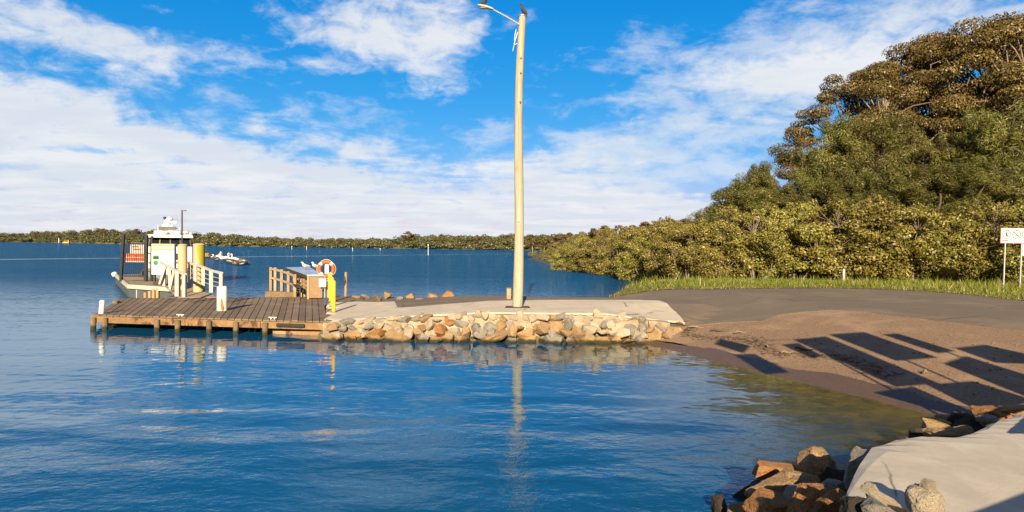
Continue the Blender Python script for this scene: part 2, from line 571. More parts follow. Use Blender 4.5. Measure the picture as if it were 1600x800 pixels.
# water: mirror of the sky over a clear, blue-green body that thickens with real depth
m, nt, out = nt_new('sea_water')
geo = N(nt, 'ShaderNodeNewGeometry'); pos = geo.outputs['Position']
dep = N(nt, 'ShaderNodeAttribute'); dep.attribute_name = 'depth'
wx = scaled(nt, pos, (1, 1.7, 1), rad(24))
h_sw = noise(nt, scaled(nt, pos, (.35, 1.0, 1), rad(17)), .62, 1, .5, .2)
h_md = noise(nt, scaled(nt, pos, (1, 1.5, 1), rad(12)), 2.0, 1.5, .5, .3)
h_fn = noise(nt, scaled(nt, pos, (1, 1.35, 1), rad(-8)), 8.5, 3, .6, .2)
patch = sstep(nt, noise(nt, scaled(nt, pos, (.25, 1, 1), rad(12)), .12, 3, .5), .35, .65)
sp = N(nt, 'ShaderNodeSeparateXYZ'); L(nt, pos, sp.inputs[0])
far = sstep(nt, sp.outputs[1], 28, 70)
hh = math_(nt, 'MULTIPLY', h_sw, math_(nt, 'MULTIPLY_ADD', sstep(nt, sp.outputs[1], 17, 8), .11, .06))
hh = math_(nt, 'ADD', hh, math_(nt, 'MULTIPLY', h_md, .020))
fn = math_(nt, 'MULTIPLY', h_fn, math_(nt, 'MULTIPLY_ADD', patch, .008, .006))
fn = math_(nt, 'MULTIPLY', fn, math_(nt, 'MULTIPLY_ADD', far, .55, math_(nt, 'MULTIPLY_ADD', sstep(nt, sp.outputs[1], 16, 8), .85, .10)))
hh = math_(nt, 'ADD', hh, fn)
# calm slick left by a passing boat
lw = math_(nt, 'ABSOLUTE', math_(nt, 'SUBTRACT', math_(nt, 'MULTIPLY_ADD', sp.outputs[0], 1.30, 214.0), sp.outputs[1]))
slick = math_(nt, 'MULTIPLY', sstep(nt, lw, 9, 3), sstep(nt, sp.outputs[0], 8, -12))
str_ = math_(nt, 'SUBTRACT', 1, math_(nt, 'MULTIPLY', slick, .97))
near_ = sstep(nt, sp.outputs[1], 17, 9)
left_ = sstep(nt, sp.outputs[0], -12, -22)
shelter = math_(nt, 'ADD', math_(nt, 'MULTIPLY_ADD', far, 9.0, .42), math_(nt, 'ADD', math_(nt, 'MULTIPLY', near_, .75), math_(nt, 'MULTIPLY', left_, .8)))
bmp = N(nt, 'ShaderNodeBump'); bmp.inputs['Distance'].default_value = 1
L(nt, math_(nt, 'MULTIPLY', hh, math_(nt, 'MULTIPLY', str_, shelter)), bmp.inputs['Height'])
dt = N(nt, 'ShaderNodeVectorMath', operation='DOT_PRODUCT'); L(nt, bmp.outputs[0], dt.inputs[0]); L(nt, geo.outputs['Incoming'], dt.inputs[1])
cs_ = math_(nt, 'SUBTRACT', 1, math_(nt, 'ABSOLUTE', dt.outputs['Value']), clamp=True)
cs_ = math_(nt, 'MINIMUM', cs_, math_(nt, 'MULTIPLY_ADD', math_(nt, 'MULTIPLY', far, math_(nt, 'SUBTRACT', 1, slick)), -.13, .86))   # wave faces turned away at grazing angles hide behind crests
fr = math_(nt, 'MULTIPLY_ADD', math_(nt, 'POWER', cs_, 5), .98, .02)
gl = N(nt, 'ShaderNodeBsdfGlossy'); gl.inputs['Roughness'].default_value = .025; gl.inputs['Color'].default_value = (.84, .93, 1, 1); L(nt, bmp.outputs[0], gl.inputs['Normal'])
tr = N(nt, 'ShaderNodeBsdfTransparent'); tr.inputs[0].default_value = (.95, .97, .90, 1)
body = N(nt, 'ShaderNodeBsdfDiffuse'); body.inputs[0].default_value = (.006, .077, .180, 1)
turb = math_(nt, 'SUBTRACT', 1, math_(nt, 'EXPONENT', math_(nt, 'MULTIPLY', dep.outputs['Fac'], math_(nt, 'MULTIPLY_ADD', dep.outputs['Fac'], -1.0, -.55))))
mb_ = N(nt, 'ShaderNodeMixShader'); L(nt, turb, mb_.inputs[0]); L(nt, tr.outputs[0], mb_.inputs[1]); L(nt, body.outputs[0], mb_.inputs[2])
mo = N(nt, 'ShaderNodeMixShader'); L(nt, fr, mo.inputs[0]); L(nt, mb_.outputs[0], mo.inputs[1]); L(nt, gl.outputs[0], mo.inputs[2])
L(nt, mo.outputs[0], out.inputs[0]); M_WATER = m
grid_mesh('water', GX, GY, np.zeros_like(GX), M_WATER, {'depth': np.clip(-GZ, 0, 5)})

M_CONC = mat('pale_concrete', (.60, .52, .41), (.51, .44, .34), 1.6, c3=(.45, .385, .295), scale3=.5, amt3=.5, rough=.9, bump=.012, bscale=30, coords='World', stain=(.36, .30, .24), stain_scale=.9, stain_lo=.68)
M_ASPH = mat('worn_asphalt', (.180, .143, .104), (.132, .105, .078), 30, c3=(.22, .17, .12), scale3=.35, amt3=.7, rough=.92, bump=.010, bscale=70, coords='World', stain=(.085, .066, .052), stain_scale=.45, stain_lo=.64)
nt = M_ASPH.node_tree; bs = [n_ for n_ in nt.nodes if n_.type == 'BSDF_PRINCIPLED'][0]
old = bs.inputs['Base Color'].links[0].from_socket
pos = N(nt, 'ShaderNodeNewGeometry').outputs['Position']
vo = N(nt, 'ShaderNodeTexVoronoi', feature='DISTANCE_TO_EDGE'); vo.inputs['Scale'].default_value = .32
wob = mixc(nt, .12, pos, N(nt, 'ShaderNodeTexNoise').outputs['Color']); L(nt, wob, vo.inputs['Vector'])
crk = math_(nt, 'MULTIPLY', sstep(nt, vo.outputs['Distance'], .012, .004), sstep(nt, noise(nt, pos, .35, 3, .5), .48, .6))
c1_ = mixc(nt, math_(nt, 'MULTIPLY', crk, .7), old, (.045, .036, .028))
trk = noise(nt, scaled(nt, pos, (.10, 1.3, 1), rad(-12)), 1.0, 4, .6)
c2_ = mixc(nt, math_(nt, 'MULTIPLY', sstep(nt, trk, .5, .66), .38), c1_, (.21, .165, .115))
L(nt, c2_, bs.inputs['Base Color'])
M_RAMP = mat('rough_ramp', (.32, .208, .13), (.18, .115, .07), 16, c3=(.37, .25, .158), scale3=.55, amt3=.7, rough=.95, bump=.028, bscale=24, coords='World', stain=(.22, .14, .085), stain_scale=1.1, stain_lo=.62)
M_WETR = mat('wet_ramp', (.15, .092, .052), (.09, .055, .032), 12, c3=(.11, .072, .034), scale3=.8, amt3=.6, rough=.5, bump=.02, bscale=26, coords='World')
M_WEED = mat('weedy_ramp', (.115, .076, .013), (.045, .034, .007), 3, c3=(.19, .115, .022), scale3=.7, amt3=.7, rough=.8, bump=.03, bscale=8, coords='World')

xy = lambda v: (v.x, v.y)
path_poly = [(-6.85, 23.2), (-8.75, 30.0)] + [xy(atz(*p)) for p in [(560, 473), (616, 473), (622, 483), (640, 482), (700, 477), (760, 472.5), (850, 470.5), (1000, 470.5),
                                   (1030, 471.5), (1044, 478), (1058, 492), (1070, 507)]]
path_poly += [(5.2, 23.7), (4.2, 23.25), (2, 23.25), (0, 23.1), (-1.5, 23.2), (-3, 23.1), (-5, 23.22)]
sheet('path', path_poly, .06, M_CONC, .5, skirt=.07, jag=.03)

ramp_top = [xy(atz(*p)) for p in [(1040, 513), (1072, 510), (1110, 507), (1150, 504), (1190, 503), (1215, 494), (1250, 489), (1300, 485.5), (1350, 488), (1450, 500), (1600, 518)]]


def s_line(s, tt):    # point on the ramp at distance s from the waterline, tt along it
    n = Vector((.914, .405)); d = Vector((-.405, .914)); p = Vector((7.6, 16.2)) + n * s + d * tt
    return (p.x, p.y)


ramp_end = ramp_top[-1]
rx_ = [(18, 14.0), (22, 8)]
low = [s_line(.75, t) for t in (-4, 0, 3.5, 6.4)] + [s_line(.4, 7.6), (4.7, 23.2), (4.9, 23.9)]
sheet('boat_ramp', ramp_top + rx_ + [(14, 6)] + low, .012, M_RAMP, .5, jag=.03)
sheet('wet_ramp_edge', [s_line(-1.0, -7), s_line(-1.0, 8.0), s_line(.5, 8.0), s_line(.8, 5), s_line(.95, 2), s_line(1.0, -1), s_line(1.0, -4.5), s_line(1.0, -7)], .024, M_WETR, .5, jag=.22)
sheet('weedy_ramp_bed', [s_line(-16, -12), s_line(-16, 6.4), s_line(-.4, 6.4), s_line(-.1, 0), s_line(-.05, -4), s_line(.0, -12)], .034, M_WEED, .5, jag=.15)
asph_front = [xy(atz(*p)) for p in [(1072, 506)]]
road_poly = [(-9.9, 34.3), (-6.8, 23.35), (5.2, 23.8), (6.0, 24.2)] + [xy(atz(*p)) for p in [(1072, 511)]] + ramp_top[2:] + [(24, 15), (60, 8), (60, 24)]
road_back = [xy(atz(*p)) for p in [(1600, 471), (1540, 464), (1450, 456), (1380, 453), (1300, 451), (1200, 451.5), (1100, 453), (1015, 456)]] + [(5.3, 33.9)]
road_poly += road_back + [(4.2, 32.3), (3.4, 31.3), (2, 31.3), (-4, 32.7), (-8, 34.2)]
sheet('road', road_poly, .03, M_ASPH, .5, skirt=.05, jag=.05)
# near bank: smooth concrete apron
slab = SLAB
sheet('pavement', slab, .07, mat('apron_concrete', (.50, .445, .365), (.42, .37, .30), 1.2, c3=(.57, .51, .42), scale3=2.2, amt3=.5, rough=.9, bump=.004, bscale=45, coords='World', stain=(.36, .30, .23), stain_scale=1.3, stain_lo=.66), .25, skirt=.22, jag=.015)

for mname, sc_ in (('apron_concrete', .55), ('pale_concrete', .30)):
    nt = MATS[mname].node_tree; bs = [n_ for n_ in nt.nodes if n_.type == 'BSDF_PRINCIPLED'][0]
    old = bs.inputs['Base Color'].links[0].from_socket
    pos = N(nt, 'ShaderNodeNewGeometry').outputs['Position']
    vo = N(nt, 'ShaderNodeTexVoronoi', feature='DISTANCE_TO_EDGE'); vo.inputs['Scale'].default_value = sc_
    nz = N(nt, 'ShaderNodeTexNoise'); nz.inputs['Scale'].default_value = 2.2; L(nt, pos, nz.inputs['Vector'])
    L(nt, mixc(nt, .10, pos, nz.outputs['Color']), vo.inputs['Vector'])
    crk = math_(nt, 'MULTIPLY', sstep(nt, vo.outputs['Distance'], .009, .002), sstep(nt, noise(nt, pos, .8, 3, .5), .46, .58))
    spk = sstep(nt, noise(nt, pos, 38, 3, .7), .60, .72)
    c_ = mixc(nt, math_(nt, 'MULTIPLY', spk, .35), old, (.26, .22, .17))
    drp = sstep(nt, noise(nt, pos, 5.5, 2, .5), .74, .78)
    c_ = mixc(nt, math_(nt, 'MULTIPLY', drp, .6), c_, (.66, .64, .60))
    L(nt, mixc(nt, math_(nt, 'MULTIPLY', crk, .75), c_, (.14, .11, .085)), bs.inputs['Base Color'])

# grass verge
verge_front = road_back
vb = [xy(atz(*p)) for p in [(1050, 439), (1100, 438), (1200, 439), (1300, 440), (1450, 442), (1600, 446)]]
verge = verge_front + [(5.25, 34.6), (6.6, 37.5)] + vb + [(36, 38), (36, 26)]
M_SOIL = mat('verge_turf', (.13, .12, .025), (.09, .10, .02), 3, c3=(.20, .13, .04), scale3=1.0, amt3=.7, rough=.95, bump=.05, bscale=9, coords='World')
sheet('verge', verge, .05, M_SOIL, .5, jag=.15)
sd_r = [(p[0], p[1]) for p in verge]
n = 60000
X = RNG.uniform(4, 33, n); Y = RNG.uniform(24, 50, n)
keep = poly_sd(verge, X, Y) > -.12
X, Y = X[keep], Y[keep]
edge = poly_sd(verge, X, Y)
edge_front = np.full(X.shape, 1e9)
for a, b in zip(road_back[:-1], road_back[1:]):
    ex, ey = b[0] - a[0], b[1] - a[1]
    t = np.clip(((X - a[0]) * ex + (Y - a[1]) * ey) / (ex * ex + ey * ey), 0, 1)
    edge_front = np.minimum(edge_front, np.hypot(X - a[0] - t * ex, Y - a[1] - t * ey))
Z = zf(X, Y) + .04
n = len(X)
hgt = RNG.uniform(.05, .22, n) * RNG.choice([.5, 1, 1.6], n, p=[.4, .45, .15]) * np.clip(.45 + edge_front * .45, .4, 1.5) * (1 + .6 * np.sin(X * 1.3) * np.sin(Y * 1.9))
an = RNG.uniform(0, 2 * math.pi, n); w = RNG.uniform(.012, .03, n)
ln = RNG.normal(0, .35, (n, 2)) * hgt[:, None]
V = np.empty((n, 3, 3))
V[:, 0] = np.stack([X - np.cos(an) * w, Y - np.sin(an) * w, Z], 1)
V[:, 1] = np.stack([X + np.cos(an) * w, Y + np.sin(an) * w, Z], 1)
V[:, 2] = np.stack([X + ln[:, 0], Y + ln[:, 1], Z + hgt], 1)
me = bpy.data.meshes.new('grass'); me.from_pydata(V.reshape(-1, 3).tolist(), [], np.arange(3 * n).reshape(-1, 3).tolist())
tn = np.clip(RNG.uniform(0, .8, n) + np.clip(.55 - edge_front, 0, .5) * 1.0, 0, 1)
a_ = me.attributes.new('tone', 'FLOAT', 'FACE'); a_.data.foreach_set('value', tn.astype(np.float32))
me.materials.append(leaf_mat('grass_blades', (.12, .16, .014), (.22, .24, .028), (.36, .26, .075), .35, 0, .6))
g = bpy.data.objects.new('grass', me); COL.objects.link(g)
tag(g, 'bright green grass strip with dry edges between road and mangroves', 'grass', kind='stuff')

# ------------------------------------------------------------------ rocks
ROCK_COL = {
    'grey': ((.27, .25, .215), (.175, .16, .14), (.34, .31, .265), (.24, .15, .08)),
    'tan': ((.34, .225, .115), (.235, .15, .078), (.40, .28, .155), (.20, .12, .06)),
    'rust': ((.36, .17, .06), (.24, .11, .045), (.42, .24, .10), (.14, .08, .05)),
    'pale': ((.44, .37, .28), (.34, .28, .205), (.50, .43, .33), (.33, .21, .11)),
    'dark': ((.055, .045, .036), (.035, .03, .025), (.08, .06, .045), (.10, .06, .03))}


def rock_mat(c):
    a, b, d, e = ROCK_COL[c]
    return mat('rock_' + c, tuple(v * 1.35 for v in a), tuple(v * .8 for v in b), 13, c3=d, scale3=2.0, amt3=.7, rough=.9, bump=.045, bscale=11, rand=.13, stain=e, stain_scale=3.2, stain_lo=.58, wet=.11)


def rock_mesh(name, seed, fine=False, boxy=.5):
    rg = np.random.default_rng(seed)
    bm = bmesh.new()
    for _ in range(int(rg.integers(11, 19)) if boxy > .2 else 46):
        p = rg.normal(0, 1, 3); p /= np.linalg.norm(p)
        q = np.sign(p) * np.abs(p) ** (1 - boxy)
        q = q / max(1e-6, np.abs(q).max()) * rg.uniform(.82, 1.0)
        p = (1 - boxy) * p + boxy * q
        bm.verts.new(p)
    r = bmesh.ops.convex_hull(bm, input=bm.verts)
    bmesh.ops.delete(bm, geom=[v for v in bm.verts if not v.link_faces], context='VERTS')
    bmesh.ops.dissolve_limit(bm, angle_limit=rad(14), verts=bm.verts, edges=bm.edges)
    bmesh.ops.bevel(bm, geom=list(bm.edges), offset=.06 if fine else .035, segments=2, profile=.6, affect='EDGES', clamp_overlap=True)
    bmesh.ops.triangulate(bm, faces=bm.faces)
    for _ in range(3 if fine else 1):
        long = [e for e in bm.edges if e.calc_length() > (.11 if fine else .4)]
        if long: bmesh.ops.subdivide_edges(bm, edges=long, cuts=1); bmesh.ops.triangulate(bm, faces=bm.faces)
    from mathutils import noise as mn
    bm.normal_update()
    for v in bm.verts:
        p = v.co + Vector((seed * 3.1, seed * 1.7, 0))
        d = mn.fractal(p * 2.2, 1, 2.2, 5) * .07 + (mn.fractal(p * 6, 1, 2.1, 4) * .035 if fine else 0)
        v.co += v.normal * d
    me = bpy.data.meshes.new(name); bm.to_mesh(me); bm.free()
    me.polygons.foreach_set('use_smooth', [True] * len(me.polygons))
    try: me.set_sharp_from_angle(angle=rad(34))
    except Exception: pass
    return me


ROCKS = {}


def rock(p, s, colour, seed, label, group, fine=False, rot=None, cat='boulder', name='boulder', boxy=.5):
    k = (seed, colour, fine, boxy)
    if k not in ROCKS:
        me = rock_mesh('boulder', seed, fine, boxy); me.materials.append(rock_mat(colour)); ROCKS[k] = me
    o = bpy.data.objects.new(name, ROCKS[k]); COL.objects.link(o)
    o.location = p; o.scale = s
    o.rotation_euler = rot if rot is not None else (random.uniform(-.5, .5), random.uniform(-.5, .5), random.uniform(0, 6.28))
    return tag(o, label, cat, group)


# mortar core of the seawall
mb = MB()
N_ = 40
rings = []
for i in range(N_ + 1):
    x = -6.8 + 12.65 * i / N_
    k = .9 - .12 * max(0, x - 3.6) - .06 * max(0, -1 - x)
    yo = .10 * math.sin(x * 2.3) + .05 * math.sin(x * 5.1)
    if x > 4.2: yo += (x - 4.2) * .30
    rings.append([(x, 22.98 + yo, -.9), (x, 23.06 + yo, k * .55), (x, 23.22 + yo * .6, k + .0), (x, 23.9, k + .035), (x, 24.2, -.9)])
mb.loft(rings)
tag(mb.build('seawall', mat('seawall_mortar', (.42, .34, .25), (.30, .23, .16), 3, c3=(.20, .14, .085), scale3=1.2, amt3=.7, rough=.95, bump=.06, bscale=6, coords='World', wet=.15)),
    'low mortared stone seawall along the concrete path in front of the pole', 'seawall')
cols = ['grey', 'tan', 'pale', 'rust']
grp = 'boulders set in the stone seawall'
for row, (zc, yc, rr, step, pick) in enumerate([(.02, 22.80, .30, .44, (.20, .48, .26, .06)), (.30, 22.90, .25, .40, (.22, .34, .38, .06)), (.55, 23.0, .22, .36, (.18, .26, .50, .06)), (.85, 23.17, .19, .27, (.16, .16, .64, .04))]):
    x = -6.65 + row * .12
    while x < 5.7:
        k = 1 - .067 * max(0, -1 - x) if x < 3.6 else max(.45, 1 - .16 * (x - 3.6))
        if row == 3 and x > 4.8: break
        yo = .10 * math.sin(x * 2.3) + .05 * math.sin(x * 5.1) + (max(0, x - 4.2) * .30)
        c = random.choices(cols, pick)[0]
        sx = rr * random.choice((.75, .95, 1.15, 1.35, 1.7)) * random.uniform(.9, 1.1); sz = rr * random.uniform(.65, 1.15) * k
        sec = 'beside the timber wharf' if x < -3.4 else ('below the light pole' if x < 1.6 else 'near the boat ramp')
        rw = ('bottom row at the waterline', 'second row', 'third row', 'top row under the path edge')[row]
        rock((x, yc + yo - (.06 if row < 2 else 0) + random.uniform(-.10, .09), zc * k + random.uniform(-.08, .10)), (sx, rr * .8, sz), c, 100 + random.randrange(20),
             f'{c} boulder in the seawall {rw}, {sec}', grp, boxy=.55)
        x += sx * 1.05 + rr * .42
for x, y, z, sx, c, lab in [(5.35, 23.25, .12, .34, 'tan', 'tan boulder at the very ramp end of the seawall, at the water'), (5.6, 23.6, .32, .30, 'pale', 'pale boulder at the ramp end of the seawall, on top'), (5.95, 23.75, .18, .30, 'tan', 'last tan boulder where seawall and ramp meet'),
                            (5.1, 23.4, .42, .26, 'grey', 'grey boulder high at the ramp end of the seawall'), (6.25, 24.1, .26, .24, 'pale', 'small pale boulder under the rounded path corner')]:
    rock((x, y, z), (sx, sx * .8, sx * .7), c, 100 + random.randrange(20), lab, 'boulders set in the stone seawall', boxy=.55)
# small tan boulders on the back edge of the promontory
grp = 'boulders on the far edge of the promontory'
for px, py, w_, h_, c, lab in [
        (590, 467, .35, .22, 'tan', 'low tan boulder nearest the dark tarpaulin on the far road edge'), (607, 464, .34, .36, 'tan', 'pale orange upright boulder on the far edge left of the pole'),
        (625, 467, .26, .16, 'grey', 'flat grey boulder between two taller boulders on the far road edge'), (641, 466, .34, .26, 'tan', 'rounded tan boulder midway along the far road edge'),
        (656, 468, .3, .14, 'grey', 'flat half buried boulder between rounded ones on the far road edge'), (678, 466, .40, .26, 'tan', 'wide tan boulder leaning beside the tallest orange one'),
        (698, 466, .44, .44, 'rust', 'tallest rusty orange boulder on the far road edge'), (728, 469, .2, .12, 'rust', 'smallest rust boulder closest to the light pole'),
        (572, 465, .4, .18, 'grey', 'flat grey boulder touching the dark tarpaulin heap'), (556, 464, .3, .14, 'tan', 'small tan boulder in front of the dark tarpaulin heap')]:
    p = at(px, py + 1, .66)
    rock((p.x, p.y, .66 + h_ * .18), (w_ * .8, w_ * .7, h_ * .8), c, 100 + random.randrange(12), lab, grp)
# foreground rocks of the near bank: (px, py of centre, z, half sizes, colour, ...)
grp = 'rocks on the near bank'
NEAR = [
    (1275, 728, .62, (.27, .26, .25), 'tan', 3, (0, 0, 1.0), 'rounded speckled tan boulder perched highest on the bank', .15),
    (1213, 738, .48, (.30, .16, .12), 'rust', 4, (.05, .08, -.12), 'flat orange brick shaped rock beside the speckled boulder', .8),
    (1189, 731, .48, (.12, .13, .12), 'grey', 5, (.1, 0, .3), 'small blue grey block at the end of the orange brick shaped rock', .7),
    (1215, 768, .52, (.42, .26, .16), 'tan', 6, (.1, -.28, .35), 'long tilted tan slab of rock under the orange brick shaped rock', .6),
    (1252, 757, .58, (.26, .2, .16), 'tan', 7, (.1, .1, .2), 'knobbly tan rock directly below the speckled boulder', .5),
    (1205, 797, .50, (.34, .25, .22), 'rust', 8, (.2, .1, .4), 'large rusty rock at the bottom of the bank', .5),
    (1160, 803, .16, (.22, .2, .22), 'tan', 9, (.2, .1, .9), 'steep tan rock at the outer foot of the bank', .5),
    (1130, 795, .06, (.16, .16, .18), 'dark', 10, (.1, .1, .2), 'black wet rock standing farthest out in the water', .6),
    (1178, 762, .12, (.36, .2, .16), 'dark', 11, (0, -.4, .5), 'dark wet slab behind the long tilted tan rock', .5),
    (1274, 792, .80, (.26, .2, .22), 'rust', 12, (.1, .1, .3), 'orange rock at the bottom edge under the dark crevice', .6),
    (1250, 784, .56, (.30, .22, .18), 'grey', 13, (.1, .1, .9), 'shaded grey rock between the rusty and orange rocks', .5),
    (1308, 758, .52, (.22, .2, .24), 'dark', 14, (0, 0, .4), 'dark rock wedged in the crevice beside the upright slab', .5),
    (1300, 776, .6, (.22, .2, .20), 'grey', 25, (0, 0, .9), 'small grey rock down in the dark crevice', .5),
    (1338, 733, 1.08, (.10, .20, .22), 'grey', 15, (.05, .22, -.5), 'upright grey slab leaning against the concrete edge', .8),
    (1304, 788, 1.0, (.18, .15, .15), 'rust', 16, (.1, .2, .1), 'orange broken rock beside the concrete tongue', .6),
    (1372, 795, 1.45, (.20, .15, .12), 'grey', 17, (.2, .1, .2), 'pointed grey rock at the bottom beside the pale stick shaped stone', .5),
    (1342, 795, 1.40, (.15, .12, .12), 'dark', 18, (.1, 0, .3), 'dark rock under the pale stick shaped stone', .5),
    (1378, 777, 1.44, (.19, .05, .045), 'pale', 19, (.05, .35, -.62), 'pale stick shaped stone lying on the concrete', .6),
    (1362, 766, 1.44, (.07, .07, .07), 'pale', 20, (.05, .35, -.2), 'pale lump of stone at the end of the stick shaped stone', .4),
    (1443, 785, 1.44, (.165, .15, .15), 'pale', 21, (.1, .2, .6), 'lichen covered boulder on the concrete at the bottom edge', .12),
    (1448, 765, 1.55, (.06, .06, .10), 'pale', 22, (.1, .25, .3), 'sharp pointed stone standing on the lichen covered boulder', .3),
    (1408, 798, 1.45, (.14, .12, .10), 'dark', 23, (.1, .2, .6), 'low dark rock in front of the lichen covered boulder', .4),
    (1466, 670, .34, (.34, .22, .20), 'tan', 31, (.1, .1, .2), 'brown rock between the weedy water and the concrete edge', .5),
    (1478, 684, .52, (.36, .18, .13), 'tan', 32, (.1, .06, .1), 'long sandy rock against the upper concrete edge', .7),
    (1502, 680, .56, (.22, .17, .14), 'tan', 33, (.1, -.2, .3), 'pale wedge of rock leaning on the long sandy rock', .5),
    (1438, 684, .30, (.18, .16, .20), 'dark', 34, (.1, .1, .2), 'dark rock at the water end of the long sandy rock', .5),
    (1462, 690, .62, (.15, .1, .09), 'pale', 35, (.1, .1, .2), 'small white stone in front of the long sandy rock', .5),
    (1552, 647, .50, (.36, .22, .18), 'rust', 36, (.1, .1, -.2), 'rusty block of rock below the ramp shadow', .7),
    (1585, 640, .56, (.44, .2, .12), 'tan', 37, (.0, -.1, .1), 'flat tan rock by the ramp at the frame edge', .7),
    (1525, 664, .26, (.4, .26, .2), 'dark', 38, (.1, .1, .2), 'black shaded rock in the gap before the upper concrete', .5),
    (1500, 655, .10, (.3, .2, .16), 'dark', 39, (.1, .1, .7), 'wet black rock at the ramp waterline', .5),
    (1545, 662, .45, (.28, .2, .16), 'grey', 40, (.1, .1, .7), 'shaded grey rock under the rusty block', .5),
    (1405, 690, .55, (.2, .12, .10), 'dark', 41, (.1, .1, .7), 'small dark rock beside the upright slab at the concrete edge', .5),
    (1425, 692, .50, (.2, .12, .10), 'grey', 42, (.1, .1, .7), 'small wet grey rock along the concrete edge', .5),
]
for px, py, z, s, c, sd, rot, lab, bx in NEAR:
    rock(at(px, py, z), s, c, sd, lab, grp, True, rot, 'rock', 'rock', bx)
# bed of wet rocks under the bank, hidden footing of the visible ones
for i in range(46):
    t_ = random.uniform(0, 1); w_ = random.uniform(-.35, 1.5)
    p = Vector((2.3, 8.1)).lerp(Vector((8.6, 12.4)), t_) + Vector((.57, -.82)) * w_
    z = zf1(p.x, p.y)
    c = random.choices(['dark', 'grey', 'tan'], (.62, .25, .13))[0]
    s = random.uniform(.14, .26)
    rock((p.x, p.y, z - .02), (s * 1.3, s, s * .7), c, 44 + random.randrange(8), f'{c} wet footing rock half sunk between the larger bank rocks', grp, True, None, 'rock', 'rock')

# ------------------------------------------------------------------ light pole
M_POLE = mat('pale_pole', (.42, .40, .31), (.27, .235, .15), 2.5, c3=(.45, .43, .36), scale3=1.2, amt3=.8, rough=.85, bump=.014, bscale=7, stretch=(9, 9, .35), stain=(.24, .19, .10), stain_scale=1.4, stain_lo=.62)
M_GALV = mat('galvanised_steel', (.50, .52, .53), (.42, .44, .45), 8, rough=.45, metallic=.6)
M_WHITE = mat('white_paint', (.78, .77, .73), (.70, .68, .63), 3, c3=(.55, .50, .42), scale3=2, amt3=.35, rough=.6)
M_DARKM = mat('dark_metal', (.035, .036, .04), (.05, .05, .05), 5, rough=.5)
pb = at(808.5, 480, .965)
pt = at_d(816, 24, pb.y)
root = empty('light_pole', pb, 'tall pale timber light pole with curved top standing on the concrete path', 'light pole')
mb = MB()
pts = []; rr = []
for i in range(15):
    t = i / 14
    x = pb.x + (pt.x - pb.x) * t + .05 * math.sin(t * 6.5) - .04 * math.sin(t * 3)
    pts.append((x, pb.y + .03 * math.sin(t * 5), pb.z - .05 + (pt.z - pb.z) * t)); rr.append(.203 - .063 * t + .006 * math.sin(t * 17))
mb.tube(pts, rr, 20)
mb.build('pole', M_POLE, root, True)
b = MB(); b.tube([(pb.x, pb.y, pb.z), (pb.x, pb.y, pb.z + .03)], .24, 20); b.prism([(pb.x - .5, pb.y - .32), (pb.x + .5, pb.y - .25), (pb.x + .45, pb.y + .3), (pb.x - .45, pb.y + .28)], pb.z - .05, pb.z + .02)
b.build('base_collar', mat('dark_earth', (.06, .045, .03), (.04, .03, .02), 6, rough=.95), root)
b = MB(); b.tube([(pts[-1][0], pts[-1][1], pts[-1][2]), (pts[-1][0], pts[-1][1], pts[-1][2] + .025)], .16, 20); b.build('pole_cap', M_GALV, root)
for py in (93, 116, 161, 345):
    q = at_d(814 - (py - 93) * .016, py, pb.y)
    rad_ = .17 + .05 * (py / 480)
    b = MB(); b.tube([(q.x, q.y - rad_ + .03, q.z), (q.x, q.y - rad_ - .03, q.z)], .035, 8); b.build('bolt', M_DARKM if py < 200 else M_WHITE, root)
q = at_d(814, 384, pb.y)
b = MB(); b.box((q.x + .12, q.y - .17, q.z), (.05, .012, .05)); b.build('tag', mat('green_tag', (.02, .35, .2), rough=.5), root)
# arm, lantern, cable
a0 = at_d(812, 40, pb.y); a1 = at_d(771, 15, pb.y - .35)
b = MB(); b.tube([a0 + Vector((0, -.12, 0)), a0.lerp(a1, .5) + Vector((0, -.08, .01)), a1], [.036, .032, .028], 8); b.build('arm', M_GALV, root, True)
lc = at_d(758.5, 11.5, pb.y - .38)
b = MB()
tilt = Matrix.Rotation(rad(14), 3, 'Y')
ringz = []
for i in range(9):
    t = i / 8; ux = -.30 + .62 * t
    wv = .125 * math.sin(math.pi * min(1, .12 + t * .80)) ** .6
    hv = .075 * math.sin(math.pi * min(1, .15 + t * .72)) ** .7
    ringz.append([lc + tilt @ Vector((ux, wv * math.cos(a), hv * math.sin(a) * (1 if math.sin(a) > 0 else .55))) for a in [2 * math.pi * k / 12 for k in range(12)]])
b.loft(ringz); b.build('lamp_head', mat('weathered_lamp_shell', (.62, .56, .44), (.5, .43, .3), 5, rough=.6), root, True)
b = MB(); b.ell(lc + tilt @ Vector((-.04, 0, -.04)), (.2, .09, .04)); b.build('lens', mat('dusty_lens', (.42, .34, .2), rough=.3), root, True)
b = MB()
c0 = at_d(806.5, 46, pb.y - .15)
b.tube([c0, at_d(804.5, 55, pb.y - .2), at_d(803.5, 63, pb.y - .2), at_d(807, 58, pb.y - .18)], .012, 6)
b.tube([at_d(809, 50, pb.y - .17), at_d(804, 66, pb.y - .2), at_d(801, 80, pb.y - .2), at_d(803, 70, pb.y - .2), at_d(808, 68, pb.y - .17)], .014, 6)
b.build('cable', M_WHITE, root, True)

M_BDARK = mat('dark_plumage', (.030, .030, .034), (.055, .050, .045), 7, rough=.7)
M_BWHITE = mat('white_plumage', (.80, .79, .76), (.70, .68, .64), 5, rough=.8)
M_BILL = mat('pink_bill', (.70, .42, .30), (.6, .36, .22), 5, rough=.5)
M_LEG = mat('grey_leg', (.12, .11, .11), rough=.6)


